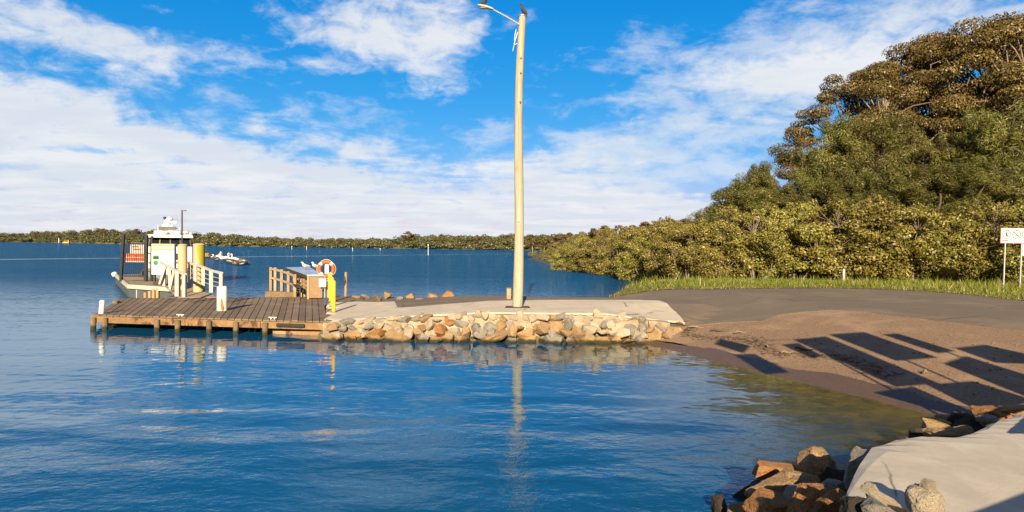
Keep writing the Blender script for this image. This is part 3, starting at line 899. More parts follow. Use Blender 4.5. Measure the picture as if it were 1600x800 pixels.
def bird(name, loc, rz, label, cat, group, kind):
    root = empty(name, loc, label, cat, group)
    if kind == 'dark':     # upright dark water bird
        spec = [((-.19, 0, -.03), .012), ((-.13, 0, .05), .035), ((-.06, 0, .16), .075), ((0, 0, .27), .075), ((.025, 0, .36), .045), ((.03, 0, .42), .03), ((.05, 0, .46), .034), ((.09, 0, .465), .02), ((.14, 0, .46), .007)]
        bm_, wm = M_BDARK, M_BDARK
    elif kind == 'pelican':
        spec = [((-.52, 0, .38), .03), ((-.40, 0, .40), .11), ((-.2, 0, .44), .2), ((.05, 0, .47), .22), ((.2, 0, .50), .15), ((.27, 0, .60), .07), ((.22, 0, .78), .052), ((.20, 0, .95), .05), ((.26, 0, 1.06), .07), ((.33, 0, 1.05), .05)]
        bm_, wm = M_BWHITE, M_BWHITE
    elif kind == 'resting':
        spec = [((-.52, 0, .30), .03), ((-.40, 0, .30), .11), ((-.2, 0, .33), .2), ((.05, 0, .35), .22), ((.22, 0, .38), .14), ((.26, 0, .48), .08), ((.18, 0, .56), .07), ((.10, 0, .56), .06)]
        bm_, wm = M_BWHITE, M_BDARK
    else:                  # gull
        spec = [((-.24, 0, .13), .01), ((-.16, 0, .15), .035), ((-.05, 0, .18), .07), ((.05, 0, .21), .065), ((.09, 0, .27), .04), ((.10, 0, .31), .04), ((.13, 0, .33), .032), ((.19, 0, .325), .008)]
        bm_, wm = M_BWHITE, mat('grey_plumage', (.34, .35, .37), rough=.8)
    rot = Matrix.Rotation(rz, 3, 'Z')
    b = MB(); b.tube([rot @ Vector(p) for p, r in spec], [r for p, r in spec], 12); b.build('body', bm_, root, True, local=True)
    big = max(r for p, r in spec); ci = [i for i, (p, r) in enumerate(spec) if r == big][0]; c = Vector(spec[ci][0])
    for sgn in (-1, 1):
        w = MB(); L_ = big * (2.1 if kind != 'dark' else 1.9)
        tl = Matrix.Rotation(rad({'dark': -58}.get(kind, -10)), 3, 'Y')
        w.ell(rot @ (c + Vector((-big * .7, sgn * big * .78, big * .12))), (L_, big * .30, big * .62), 10, 6, rot=rot @ tl); w.build('wing', wm, root, True, local=True)
        if kind != 'resting':
            l = MB(); zt = c.z - big * .6; xb = c.x - (.02 if kind != 'dark' else .0)
            l.tube([rot @ Vector((xb, sgn * big * .4, zt)), rot @ Vector((xb + .01, sgn * big * .4, 0.02)), rot @ Vector((xb + big * .5, sgn * big * .4, 0.008))], [big * .12, big * .08, big * .09], 6); l.build('leg', M_LEG, root, True, local=True)
    if kind == 'pelican':
        w = MB(); w.tube([rot @ Vector((.33, 0, 1.05)), rot @ Vector((.48, 0, .90)), rot @ Vector((.60, 0, .77))], [.045, .04, .01], 8); w.build('bill', M_BILL, root, True, local=True)
    return root


bird('dark_bird', Vector(pts[-1]) + Vector((.0, 0, .025)), rad(165), 'dark waterbird perched upright on top of the timber light pole', 'bird', None, 'dark')
bird('dark_bird', lc + Vector((.02, 0, .06)), rad(-20), 'dark bird perched on the lamp head at the top of the photo', 'bird', None, 'dark')

# ------------------------------------------------------------------ wharf
M_DECK = mat('weathered_planks', (.20, .145, .098), (.14, .10, .068), 2.5, c3=(.26, .20, .145), scale3=1.1, amt3=.6, rough=.9, bump=.006, bscale=14, coords='World', tone=.22)
M_BEAM = mat('orange_timber', (.33, .20, .095), (.21, .125, .062), 2, c3=(.40, .275, .16), scale3=1.2, amt3=.6, rough=.9, bump=.01, bscale=12, coords='World', tone=.15, stain=(.10, .055, .028), stain_scale=1.6, stain_lo=.52)
M_PILE = mat('grey_pile_timber', (.25, .185, .115), (.15, .11, .07), 2.5, c3=(.10, .08, .04), scale3=1.4, amt3=.6, rough=.95, bump=.015, bscale=12, tone=.12, stretch=(2, 2, .6), wet=.16)
zd = .55
FL, FR, BR, BL = at(146, 491.5, zd), at(511, 502.5, zd), at(505, 463.5, zd), at(189, 466, zd)
FL.z = FR.z = BR.z = BL.z = zd
wh = empty('wharf', (FL + FR) / 2 - Vector((0, 0, zd)), 'weathered timber plank wharf on piles beside the stone seawall', 'wharf')
mb = MB(); NP = 34
for i in range(NP):
    a = (i + .04) / NP; b_ = (i + .96) / NP
    j0, j1 = random.uniform(-.03, .03), random.uniform(-.03, .03)
    p = [FL.lerp(FR, a), FL.lerp(FR, b_), BL.lerp(BR, b_), BL.lerp(BR, a)]
    d = (p[3] - p[0]).normalized()
    p[0] += d * j0; p[1] += d * j0; p[2] += d * j1; p[3] += d * j1
    zj = random.uniform(-.006, .006)
    vs = [q + Vector((0, 0, -.055 + zj)) for q in p] + [q + Vector((0, 0, zj)) for q in p]
    mb.add(vs, [(3, 2, 1, 0), (4, 5, 6, 7), (0, 1, 5, 4), (1, 2, 6, 5), (2, 3, 7, 6), (3, 0, 4, 7)])
mb.build('deck', M_DECK, wh, bevel=.006, segs=1)
dF = (FR - FL).normalized(); dS = (BL - FL).normalized()
nF = Vector((dF.y, -dF.x, 0))
for t0, t1 in ((0, .41), (.412, .73), (.732, 1.0)):
    b = MB(); a, c = FL.lerp(FR, t0) + nF * .02, FL.lerp(FR, t1) + nF * .02
    b.bar(a + Vector((0, 0, -.185)), c + Vector((0, 0, -.185)), .10, .25); b.build('fascia_beam', M_BEAM, wh, bevel=.012)
b = MB(); b.bar(FL + dS * .1 + Vector((-.06, 0, -.185)), BL + Vector((-.06, 0, -.185)), .1, .25); b.build('side_beam', M_BEAM, wh, bevel=.012)
for k in (.25, .5, .75, 1.0):
    b = MB(); a, c = FL.lerp(BL, k), FR.lerp(BR, k); b.bar(a + Vector((.1, 0, -.16)), c + Vector((-.1, 0, -.16)), .15, .2); b.build('joist', M_BEAM, wh)
for t in (.012, .065, .295, .385, .52, .633, .755):
    for dpt, zt in ((-.02, .62), (.45, .6), (.95, .6)):
        c = FL.lerp(FR, t) + (BL - FL) * dpt; zt = zd - .25
        if dpt < 0: c = FL.lerp(FR, t) + nF * .14
        b = MB(); b.tube([(c.x, c.y, -2.4), (c.x, c.y, zd - .10 if dpt < 0 else zt)], [.115, .10], 10); b.build('pile', M_PILE, wh, True)
b = MB(); b.bar(FL.lerp(FR, .80) + nF * .11 + Vector((0, 0, -.17)), FL.lerp(FR, .915) + nF * .11 + Vector((0, 0, -.17)), .09, .14); b.build('fender', mat('black_rubber', (.03, .03, .03), rough=.7), wh, bevel=.03)
for t in (.385, .78):
    c = FL.lerp(FR, t) + (BL - FL) * .03
    b = MB()
    for s_ in (-.07, .07): b.tube([c + dF * s_ + Vector((0, 0, 0)), c + dF * s_ + Vector((0, 0, .06))], .025, 8)
    b.bar(c - dF * .16 + Vector((0, 0, .07)), c + dF * .16 + Vector((0, 0, .07)), .05, .035); b.build('cleat', M_WHITE, wh, bevel=.01)
# back-right: seabed/bank closing board near the seawall under the deck
b = MB(); b.bar(FL.lerp(FR, .76) + dS * .5 + Vector((0, 0, -.52)), FR + dS * .3 + Vector((0, 0, -.52)), .2, .5); b.build('retaining_board', M_BEAM, wh)

M_RUST = mat('rust_streak_white', (.80, .77, .70), (.72, .68, .6), 3, c3=(.55, .50, .42), scale3=2, amt3=.4, rough=.6, stretch=(3, 3, .8), stain=(.50, .17, .04), stain_scale=1.25, stain_lo=.64)
p = at(347, 485, zd + .0)
b = MB(); b.tube([p + Vector((0, 0, -.0)), p + Vector((0, 0, .98)), p + Vector((0, 0, 1.02))], [.205, .20, .165], 16)
r_ = empty('mooring_post', p, 'thick white mooring post with rust streak on the plank wharf', 'mooring post')
b.build('post', M_RUST, r_, True)
b = MB(); b.ell(p + Vector((.06, -.19, .32)), (.05, .03, .22), 10, 8); b.ell(p + Vector((.09, -.18, .14)), (.06, .03, .15), 10, 8); b.build('rust_patch', mat('rust', (.55, .19, .03), (.40, .12, .02), 8, rough=.9), r_, True)
p = at(158.5, 490, zd)
b = MB(); b.tube([p + Vector((0, 0, 0)), p + Vector((.04, 0, .50)), p + Vector((.043, 0, .53))], [.10, .095, .07], 12)
tag(b.build('corner_post', M_WHITE, None, True), 'short white post on the outer corner of the plank wharf', 'mooring post')
b = MB(); p = at(182, 474, zd); b.box(p + Vector((0, 0, .06)), (.22, .3, .12)); tag(b.build('mooring_block', M_PILE, None, bevel=.02), 'small timber block on the water side edge of the wharf', 'block')

# yellow bollards
M_YEL = mat('yellow_paint', (.72, .43, .035), (.62, .36, .03), 4, c3=(.7, .50, .15), scale3=2, amt3=.4, rough=.5)
proto = None
ylab = ['nearest yellow steel bollard, tallest in the photo, at the concrete edge', 'second yellow bollard from the concrete edge, half hidden', 'third yellow bollard from the concrete edge, half hidden', 'yellow bollard under the life ring, farthest in the row']
for i, (px, py) in enumerate([(521.5, 490), (519, 480.5), (516.5, 473), (514.5, 467.5)]):
    p = atz(px, py); p.z += .05
    if proto is None:
        root = empty('yellow_bollard', p, ylab[0], 'bollard', 'yellow bollards beside the wharf')
        b = MB(); b.tube([(0, 0, 0), (0, 0, 1.24), (0, 0, 1.29), (0, 0, 1.31)], [.078, .078, .06, .02], 14); b.build('post', M_YEL, root, True, local=True)
        b = MB(); b.tube([(0, 0, 0), (0, 0, .03)], .13, 14); b.build('base_plate', mat('rusty_plate', (.28, .10, .04), rough=.9), root, local=True)
        proto = root
    else:
        root = copy_tree(proto); root.location = p; root['label'] = ylab[i]
# life ring on its stand
p = at(511, 466, .57)
root = empty('life_ring_stand', p, 'slim post stand carrying the life ring behind yellow bollards', 'stand')
zr = at_d(510, 420, p.y).z
b = MB(); b.tube([p, (p.x, p.y, zr + .12)], .045, 8); b.build('post', M_GALV, root)
b = MB(); b.box((p.x, p.y - .06, zr), (.20, .05, .5)); b.build('bracket', M_WHITE, root, bevel=.01)
R0, r0 = .365, .09
root2 = empty('life_ring', (p.x, p.y - .16, zr), 'orange life ring with white bands hung above yellow bollards', 'life ring')
nseg = 32
for part in range(2):
    b = MB()
    for q in range(4):
        a0, a1 = q * math.pi / 2 + .78, (q + 1) * math.pi / 2 + .78
        lo, hi = (a0 + .17, a1 - .17) if part == 0 else (a0 - .17, a0 + .17)
        pp = [(p.x + R0 * math.cos(lo + (hi - lo) * k / 10), p.y - .16, zr + R0 * math.sin(lo + (hi - lo) * k / 10)) for k in range(11)]
        b.tube(pp, r0 if part == 0 else r0 * 1.03, 10)
    b.build('float' if part == 0 else 'bands', mat('orange_foam', (.72, .13, .03), (.62, .10, .02), 4, rough=.5) if part == 0 else M_WHITE, root2, True)
b = MB()
for q in range(4):
    a0, a1 = q * math.pi / 2 + .78, (q + 1) * math.pi / 2 + .78
    b.tube([(p.x + (R0 + r0 + .035 * math.sin(math.pi * k / 8)) * math.cos(a0 + (a1 - a0) * k / 8), p.y - .16, zr + (R0 + r0 + .035 * math.sin(math.pi * k / 8)) * math.sin(a0 + (a1 - a0) * k / 8)) for k in range(9)], .012, 6)
b.build('rope', mat('pale_rope', (.7, .62, .45), rough=.9), root2)

# fish cleaning bench with long steel top
M_TIMB = mat('golden_timber', (.40, .28, .155), (.30, .20, .11), 2, c3=(.47, .35, .21), scale3=1.5, amt3=.5, rough=.85, bump=.006, bscale=12, coords='World', tone=.15)
M_STEEL = mat('brushed_steel', (.62, .64, .66), (.52, .54, .56), 3, rough=.38, metallic=.55)
zt = 1.72
A, B = at(482, 431.5, zt), at(503.5, 431.5, zt)
D, C = at(449, 419.5, zt), at(480, 418, zt)
mid = (A + B + C + D) / 4
root = empty('cleaning_bench', (mid.x, mid.y, .6), 'timber clad fish cleaning bench with long grey steel top', 'bench')
b = MB(); b.add([A + Vector((-.05, -.1, .0)), B + Vector((.1, -.1, 0)), C + Vector((.1, 0, 0)), D + Vector((-.1, 0, 0))] + [q + Vector((0, 0, .07)) for q in (A + Vector((-.05, -.1, 0)), B + Vector((.1, -.1, 0)), C + Vector((.1, 0, 0)), D + Vector((-.1, 0, 0)))],
               [(3, 2, 1, 0), (4, 5, 6, 7), (0, 1, 5, 4), (1, 2, 6, 5), (2, 3, 7, 6), (3, 0, 4, 7)]); b.build('bench_top', M_STEEL, root, bevel=.01)
b = MB(); b.bar(A + Vector((-.08, -.12, -.03)), D + Vector((-.13, 0, -.03)), .05, .16); b.build('edge_trim', mat('dark_trim', (.055, .05, .045), rough=.7), root)
E_ = A.lerp(D, .55)
gz = .6
b = MB(); b.add([Vector((q.x, q.y, gz)) for q in (A, B)] + [Vector((q.x, q.y, zt)) for q in (A, B)], [(0, 1, 3, 2)])
b = MB(); b.add([(A.x, A.y, gz), (B.x, B.y, gz), (B.x - .3, B.y + .7, gz), (A.x - .3, A.y + .7, gz)] + [(A.x, A.y, zt), (B.x, B.y, zt), (B.x - .3, B.y + .7, zt), (A.x - .3, A.y + .7, zt)],
               [(3, 2, 1, 0), (4, 5, 6, 7), (0, 1, 5, 4), (1, 2, 6, 5), (2, 3, 7, 6), (3, 0, 4, 7)]); b.build('end_panel', mat('brown_ply', (.30, .205, .12), (.25, .165, .095), 3, rough=.85, coords='World'), root)
side = (D - A).normalized()
for k in range(4):
    b = MB(); z0 = zt - .12 - k * .20
    b.bar(A + side * .05 + Vector((-.03, 0, z0 - zt)), A + side * 4.6 + Vector((-.03, 0, z0 - zt)), .03, .15); b.build('side_board', M_TIMB, root)
for k in (0.02, 1.4, 2.8, 4.3, 6.2):
    b = MB(); q = A + side * k; b.box((q.x + .0, q.y, (gz + zt) / 2 - .15), (.10, .10, zt - gz + .3)); b.build('leg', M_TIMB, root)
for z0 in (1.15,):
    b = MB(); q0 = A + Vector((-.42, -.05, z0 - zt)); q1 = A + side * 2.2 + Vector((-.42, 0, z0 - zt)); b.bar(q0, q1, .28, .05)
    b.build('shelf', mat('dark_trim', (.055, .05, .045), rough=.7), root)
    for q in (q0, q1):
        b = MB(); b.box((q.x, q.y + .05, (z0 + gz) / 2), (.05, .05, z0 - gz)); b.build('shelf_leg', M_DARKM, root)
p = at_d(504, 442, A.y - .12)
b = MB(); b.box(p, (.36, .02, .42)); tag(b.build('white_notice', M_WHITE, None, bevel=.004), 'small blank white notice on the brown end of the cleaning bench', 'notice')
b = MB(); q = at(507.5, 465, .62); b.tube([q, q + Vector((0, 0, 1.1))], .045, 8); tag(b.build('steel_pipe', M_GALV, None, True), 'thin grey pipe standing beside the brown bench end', 'pipe')
for px, py, lab, rz in [(476, 421.5, 'white gull on the steel bench top nearer the wharf', 2.9), (491.5, 421.8, 'white gull on the steel bench top beside the life ring', 2.7)]:
    q = at(px, py, zt + .07)
    o = bird('gull', q, rz, lab, 'gull', 'gulls on the cleaning bench', 'gull'); o.scale = (1.35,) * 3

# timber railing with steps beside the bench
root = empty('timber_railing', at(441, 466, .85), 'golden timber handrail with five posts behind the wharf', 'railing')
RP = [(423.5, 417.5, 457, 37.0), (430.5, 418, 464, 36.6), (440.5, 421, 465, 36.1), (451, 424, 466, 35.6), (461.5, 428.5, 466, 34.8)]
tops = []
for px, y0, y1, dY in RP:
    a, c = at_d(px, y0, dY), at_d(px, y1, dY)
    b = MB(); b.box((a.x, a.y, (a.z + c.z - .5) / 2), (.15, .15, a.z - c.z + .5)); b.build('post', M_TIMB, root, bevel=.01); tops.append(a)
for dz_ in (-.10, -.62):
    b = MB()
    for a, c in zip(tops[:-1], tops[1:]): b.bar(a + Vector((0, -.09, dz_)), c + Vector((0, -.09, dz_)), .05, .11)
    b.build('rail', M_TIMB, root)
a = at_d(464, 436, 31.0); c = tops[-1]
for k in range(3):
    b = MB(); b.bar(c + Vector((0, .05, -.15 - .3 * k)), c + Vector((1.1, 2.2, -.45 - .3 * k)), .05, .1); b.build('stair_string', mat('dark_timber', (.10, .07, .045), rough=.9), root)
b = MB(); w0 = at(418, 461, .45); w1 = at(474, 463, .45)
b.bar(w0, w1, .5, .45); tag(b.build('timber_landing', mat('brown_landing', (.25, .165, .10), (.17, .11, .07), 3, rough=.95, coords='World', bump=.02), None, bevel=.03), 'low brown timber landing under the golden handrail', 'landing')
p = atz(540, 464)
root = empty('slim_pole', p, 'slim timber pole with dark wrapping behind the yellow bollards', 'pole')
b = MB(); b.tube([p, p + Vector((.01, 0, 1.32))], .07, 8); b.build('post', M_TIMB, root, True)
b = MB(); b.tube([p + Vector((-.05, -.05, .62)), p + Vector((-.05, -.06, .8)), p + Vector((-.05, -.05, 1.08))], [.05, .09, .05], 8); b.build('wrapping', M_DARKM, root, True)
p = atz(540, 462)
b = MB()
prof = [(-.55, .02), (-.45, .16), (-.2, .26), (.05, .30), (.3, .22), (.5, .12), (.62, .02)]
b.loft([[(p.x + x, p.y + .5 * math.cos(a) * (.4 + h), p.z - .03 + max(0, math.sin(a)) * h * (1 + .2 * math.sin(5 * x + 3 * a))) for a in [2 * math.pi * k / 14 for k in range(14)]] for x, h in prof])
tag(b.build('tarpaulin', mat('black_tarpaulin', (.02, .022, .024), (.035, .035, .035), 5, rough=.6, bump=.03, bscale=6), None, True), 'black tarpaulin heap at the foot of the slim pole', 'tarpaulin')
p = atz(795, 468)
root = empty('timber_stump', p, 'short square timber stump behind the light pole', 'stump')
b = MB(); b.box(p + Vector((0, 0, .24)), (.20, .18, .54)); b.build('post', M_TIMB, root, bevel=.015)
b = MB(); b.box(p + Vector((0, 0, .53)), (.23, .21, .035)); b.build('cap', M_PILE, root, bevel=.005)

# ------------------------------------------------------------------ pontoon, gangway, gate, pump board
M_PDECK = mat('pontoon_deck', (.30, .235, .165), (.24, .185, .13), 2.5, c3=(.35, .28, .2), scale3=.8, amt3=.5, rough=.9, coords='World', bump=.006, bscale=10)
M_FLOAT = mat('blue_grey_float', (.085, .105, .125), (.06, .075, .09), 2, c3=(.10, .10, .04), scale3=1.5, amt3=.7, rough=.8, coords='World', stain=(.13, .12, .02), stain_scale=1.2, stain_lo=.6)
M_WW = mat('weathered_white', (.53, .49, .43), (.44, .40, .35), 3, c3=(.45, .40, .33), scale3=2, amt3=.4, rough=.75)
zp = .66
PA, PB, PC = at(180, 429.5, zp), at(200.5, 447.5, zp), at(266, 452, zp)
PD = PC + (PA - PB) * 1.15 + Vector((1.0, 0, 0))
for q in (PA, PB, PC, PD): q.z = zp
pc = (PA + PB + PC + PD) / 4
root = empty('pontoon', (pc.x, pc.y, 0), 'floating pontoon with white edge beyond the wharf', 'pontoon')
PD2 = PD + (PA - PB) * .2
b = MB(); b.prism([xy(q) for q in (PB, PC, PD2, PA)], zp - .14, zp); b.build('deck', M_PDECK, root)
ins = lambda q: q + (pc - q) * .02
b = MB(); b.prism([xy(ins(q)) for q in (PB, PC, PD2, PA)], -.5, zp - .142); b.build('float', M_FLOAT, root)
b = MB(); b.bar(PA + Vector((0, 0, .0)), PB, .14, .22); b.build('edge_beam', M_WW, root)
b = MB(); b.bar(PB, PC, .14, .24); b.build('edge_beam', M_WW, root)
b = MB(); b.tube([PA + Vector((0, 0, -.1)), PA + Vector((-.1, 0, .12)), PA + Vector((-.14, 0, .2))], [.18, .22, .12], 10); b.build('bumper', M_WHITE, root, True)
for px in (217,):
    q = at_d(px, 452, PB.y - .2); b = MB(); b.box((q.x, q.y, .1), (.26, .16, 1.0)); b.build('stanchion', M_WW, root, bevel=.02)
for k, px in enumerate((227, 234, 240, 246)):
    q = at_d(px, 461, PB.y - 1.4); b = MB(); b.tube([(q.x, q.y, -.3), (q.x, q.y, .42 + .09 * k)], .09, 8); b.build('fender_post', M_TIMB, root, True)

# piles
M_PALEP = mat('pale_pile', (.50, .40, .26), (.43, .33, .20), 2.5, c3=(.55, .47, .33), scale3=1.3, amt3=.6, rough=.85, stretch=(3, 3, .5))
for px, yt, dY, rr_, lab, green in [(285.5, 383, 35.0, .235, 'pale round mooring pile with capped top beside the white board', False), (311, 382, 34.5, .29, 'thick pile with yellow green algae side beside the gangway', True)]:
    tp = at_d(px, yt, dY)
    root = empty('mooring_pile', (tp.x, tp.y, 0), lab, 'pile')
    if green:
        m, nt, out = nt_new('algae_pile')
        bs = N(nt, 'ShaderNodeBsdfPrincipled', i_Roughness=.8)
        oc = N(nt, 'ShaderNodeTexCoord').outputs['Object']; se = N(nt, 'ShaderNodeSeparateXYZ'); L(nt, oc, se.inputs[0])
        side_ = math_(nt, 'ADD', se.outputs[0], math_(nt, 'MULTIPLY_ADD', noise(nt, scaled(nt, oc, (3, 3, 1)), 1.6, 5, .6), .3, -.15))
        topz = math_(nt, 'MULTIPLY', sstep(nt, se.outputs[2], 1.6, 3.3), .16)
        g_ = sstep(nt, math_(nt, 'ADD', side_, topz), .11, .24)
        L(nt, mixc(nt, g_, (.42, .35, .23), (.33, .29, .02)), bs.inputs['Base Color']); L(nt, bs.outputs[0], out.inputs[0])
        mm = m
    else: mm = M_PALEP
    b = MB(); b.tube([(tp.x, tp.y, -2), (tp.x, tp.y, tp.z - .03)], rr_, 18); b.build('pile', mm, root, True)
    b = MB(); b.tube([(tp.x, tp.y, tp.z - .03), (tp.x, tp.y, tp.z + .02), (tp.x, tp.y, tp.z + .07)], [rr_ * 1.08, rr_ * 1.08, rr_ * .5], 18); b.build('cap', M_PALEP, root, True)

# black gate
gY = 43.0
gl0, gr0, gt, gb = at_d(189, 434, gY), at_d(228, 434, gY + .6), at_d(193, 366, gY), at_d(229, 367, gY + .6)
root = empty('security_gate', (gl0.x, gl0.y, gl0.z), 'tall black barred gate with red and white sign on the pontoon', 'gate')
M_BLACK = mat('black_steel', (.022, .023, .026), (.03, .03, .033), 6, rough=.45)
b = MB(); b.bar(Vector((gl0.x, gl0.y, zp)), gt, .16, .16); b.bar(Vector((gr0.x, gr0.y, zp)), gb, .18, .18); b.bar(gt, gb, .1, .1)
b.bar(gl0.lerp(gt, .04), gr0.lerp(gb, .04), .1, .1); b.build('frame', M_BLACK, root)
b = MB()
for k in range(1, 13):
    t = k / 13; b.bar(gl0.lerp(gr0, t).lerp(gt.lerp(gb, t), .04), gl0.lerp(gr0, t).lerp(gt.lerp(gb, t), .80), .024, .024)
b.bar(gl0.lerp(gt, .80), gr0.lerp(gb, .80), .05, .05)
b.build('bars', M_BLACK, root)
b = MB(); c = gr0 + (gr0 - gl0) * .22; b.bar(Vector((c.x, c.y, zp)), Vector((c.x + .05, c.y, gt.z - .1)), .13, .13); b.bar(gr0.lerp(gb, .6), c + Vector((0, 0, 1.6)), .06, .06); b.bar(gr0.lerp(gb, .15), c + Vector((0, 0, .4)), .06, .06); b.build('side_post', M_BLACK, root)
# sign mounted behind the bars
def gq(u, v): return gl0.lerp(gr0, u).lerp(gt.lerp(gb, u), v) + Vector((0, .12, 0))
def panel(u0, u1, v0, v1, dy, mm, nm, par):
    b = MB(); q = [gq(u0, v0), gq(u1, v0), gq(u1, v1), gq(u0, v1)]
    q = [p + Vector((0, dy, 0)) for p in q]
    b.add(q + [p + Vector((0, .02, 0)) for p in q], [(0, 1, 2, 3), (7, 6, 5, 4), (0, 4, 5, 1), (1, 5, 6, 2), (2, 6, 7, 3), (3, 7, 4, 0)]); return b.build(nm, mm, par)
M_RED = mat('sign_red', (.62, .055, .03), rough=.5); M_ORG = mat('sign_orange', (.75, .16, .04), rough=.5)
sg = panel(.07, .88, .39, .56, .0, M_ORG, 'sign', root)
panel(.28, .86, .56, .81, .0, M_WHITE, 'sign_top', sg); panel(.07, .88, .36, .389, .0, M_WHITE, 'sign_foot', sg)
panel(.36, .60, .71, .73, -.006, M_RED, 'sign_marks', sg); panel(.40, .72, .645, .665, -.006, M_RED, 'sign_marks', sg)
panel(.10, .84, .465, .48, -.006, M_WHITE, 'sign_marks', sg)
panel(.46, .58, .42, .54, -.004, M_RED, 'sign_marks', sg)

# white fuel board with yellow stripe
bY = 40.0
q00, q10, q01 = at_d(236.5, 429, bY), at_d(272, 429, bY), at_d(238, 381, bY)
ht = q01.z - q00.z; wd = (q10 - q00).x
root = empty('white_board', (q00.x + wd / 2, bY, zp), 'big white board with yellow stripe and green emblem on the pontoon', 'board')
b = MB(); b.box((q00.x + wd / 2, bY + .15, q00.z + ht / 2), (wd, .28, ht)); b.build('panel', M_WHITE, root, bevel=.02)
def strip(x0, x1, z0, z1, mm, nm, dy=.006):
    b = MB(); b.box((q00.x + wd * (x0 + x1) / 2, bY + .01 - dy, q00.z + ht * (z0 + z1) / 2), (wd * (x1 - x0), .012, ht * (z1 - z0))); return b.build(nm, mm, root)
M_YST = mat('yellow_stripe', (.68, .42, .06), (.6, .36, .05), 4, rough=.5)
strip(.02, .98, .935, .985, M_YST, 'stripe'); strip(.02, .98, .79, .83, M_YST, 'stripe')
strip(.03, .97, .835, .93, mat('pale_blue_band', (.55, .60, .66), rough=.5), 'stripe')
strip(.07, .33, .50, .63, mat('sign_green', (.03, .22, .06), rough=.5), 'label_plate'); strip(.08, .32, .51, .575, mat('sign_dark', (.05, .04, .05), rough=.5), 'label_plate', .014)
b = MB(); cc = Vector((q00.x + wd * .19, bY - .004, q00.z + ht * .385)); b.tube([cc + Vector((0, .012, 0)), cc + Vector((0, -.012, 0))], .15, 16); b.build('round_emblem', mat('emblem_green', (.02, .30, .07), rough=.5), root)
for s_ in (.08, .92):
    b = MB(); b.box((q00.x + wd * s_, bY + .15, (zp + q00.z) / 2), (.12, .12, q00.z - zp)); b.build('leg', M_DARKM, root)
b = MB(); b.box((q00.x + wd * .3, bY + .1, zp + .12), (.5, .3, .22)); tag(b.build('dark_crate', M_DARKM, None, bevel=.02), 'dark crate on the pontoon under the white board', 'crate')

# thin lamp mast
p = at_d(284.5, 430, 41.5); p.z = zp; tp = at_d(284.5, 329, 41.5)
root = empty('lamp_mast', p, 'thin dark lamp mast with small arm rising behind the pale pile', 'lamp mast')
b = MB(); b.tube([p, tp], [.06, .045], 8); b.build('mast', M_DARKM, root, True)
b = MB(); b.box(tp + Vector((.10, 0, .0)), (.30, .12, .07)); b.build('lamp', mat('bronze_lamp', (.16, .11, .06), rough=.5), root, bevel=.01)

# gangway from wharf to pontoon with white handrails
g0, g1 = at(282, 464.5, zd + .02), at(344, 464.5, zd + .02)
h0, h1 = at(258, 446, zp + .28), at(292, 446, zp + .28)
root = empty('gangway', (g0 + g1) / 2, 'sloping gangway with white timber handrails joining wharf and pontoon', 'gangway')
b = MB(); b.add([g0, g1, h1, h0] + [q + Vector((0, 0, -.1)) for q in (g0, g1, h1, h0)], [(0, 1, 2, 3), (7, 6, 5, 4), (0, 4, 5, 1), (1, 5, 6, 2), (2, 6, 7, 3), (3, 7, 4, 0)]); b.build('walkway', M_PDECK, root)
def hrail(line, posts, nm):
    pp = [at_d(*q) for q in line]
    b = MB()
    for a, c in zip(pp[:-1], pp[1:]): b.bar(a, c, .10, .12)
    r = b.build(nm, M_WW, root, bevel=.01)
    for px, y0, y1, dY, w in posts:
        a, c = at_d(px, y0, dY), at_d(px, y1, dY)
        b = MB(); b.bar(a, c, w, w); b.build('post', M_WW, root, bevel=.01)
hrail([(250.5, 410, 34), (277, 424, 31.2), (290, 429, 29.6)], [(257, 416, 447, 33.4, .14), (266, 420, 448, 32.4, .14), (277.5, 424, 463, 30.6, .19), (288, 429, 464, 29.6, .16)], 'handrail')
b = MB(); b.bar(at_d(259, 417, 33.2), at_d(249.5, 444, 33.2), .12, .1); b.build('brace', M_WW, root)
b = MB(); b.bar(at_d(272, 424, 31.6), at_d(266, 452, 31.6), .12, .1); b.build('brace', M_WW, root)
hrail([(296, 411, 35.5), (315, 416.5, 33.3), (331, 423, 31.5), (347, 427, 29.8)], [(297, 411, 440, 35.4, .16), (306, 414, 446, 34.2, .13), (318.5, 418, 449, 32.8, .17), (331, 423, 457, 31.4, .19), (346, 427, 463, 29.8, .16)], 'handrail')
for k in range(3):
    b = MB(); o_ = 8 + 7 * k
    b.tube([at_d(297, 411 + o_, 35.5), at_d(315, 417 + o_, 33.3), at_d(331, 424 + o_, 31.5), at_d(347, 428 + o_, 29.8)], .025, 6); b.build('wire', M_GALV, root)

# ------------------------------------------------------------------ patrol boat
bp = at_d(266, 376, 51.0)
bx, by = bp.x, 51.0
root = empty('patrol_boat', (bx, by, 0), 'white patrol boat with dark windows and radar mast moored behind the gate', 'boat')
hull = []
for t, w, zb_, zt_ in [(-4.5, 1.55, -.3, 1.25), (-2, 1.75, -.4, 1.3), (1, 1.75, -.4, 1.4), (3.5, 1.35, -.3, 1.6), (5, .7, -.1, 1.8), (5.8, .06, .5, 1.95)]:
    y = by + t + 1.5
    hull.append([(bx - w, y, zt_), (bx - w * .96, y, zt_ - .35), (bx - w * .6, y, zb_), (bx + w * .6, y, zb_), (bx + w * .96, y, zt_ - .35), (bx + w, y, zt_)])
b = MB(); b.loft(hull); b.build('hull', mat('blue_grey_hull', (.22, .27, .34), (.17, .21, .27), 3, rough=.4), root, True)
wz0, wz1, rz_ = at_d(266, 385, by).z, at_d(266, 371.5, by).z, at_d(266, 367, by).z
cw = (at_d(297, 376, by).x - at_d(237, 376, by).x) / 2
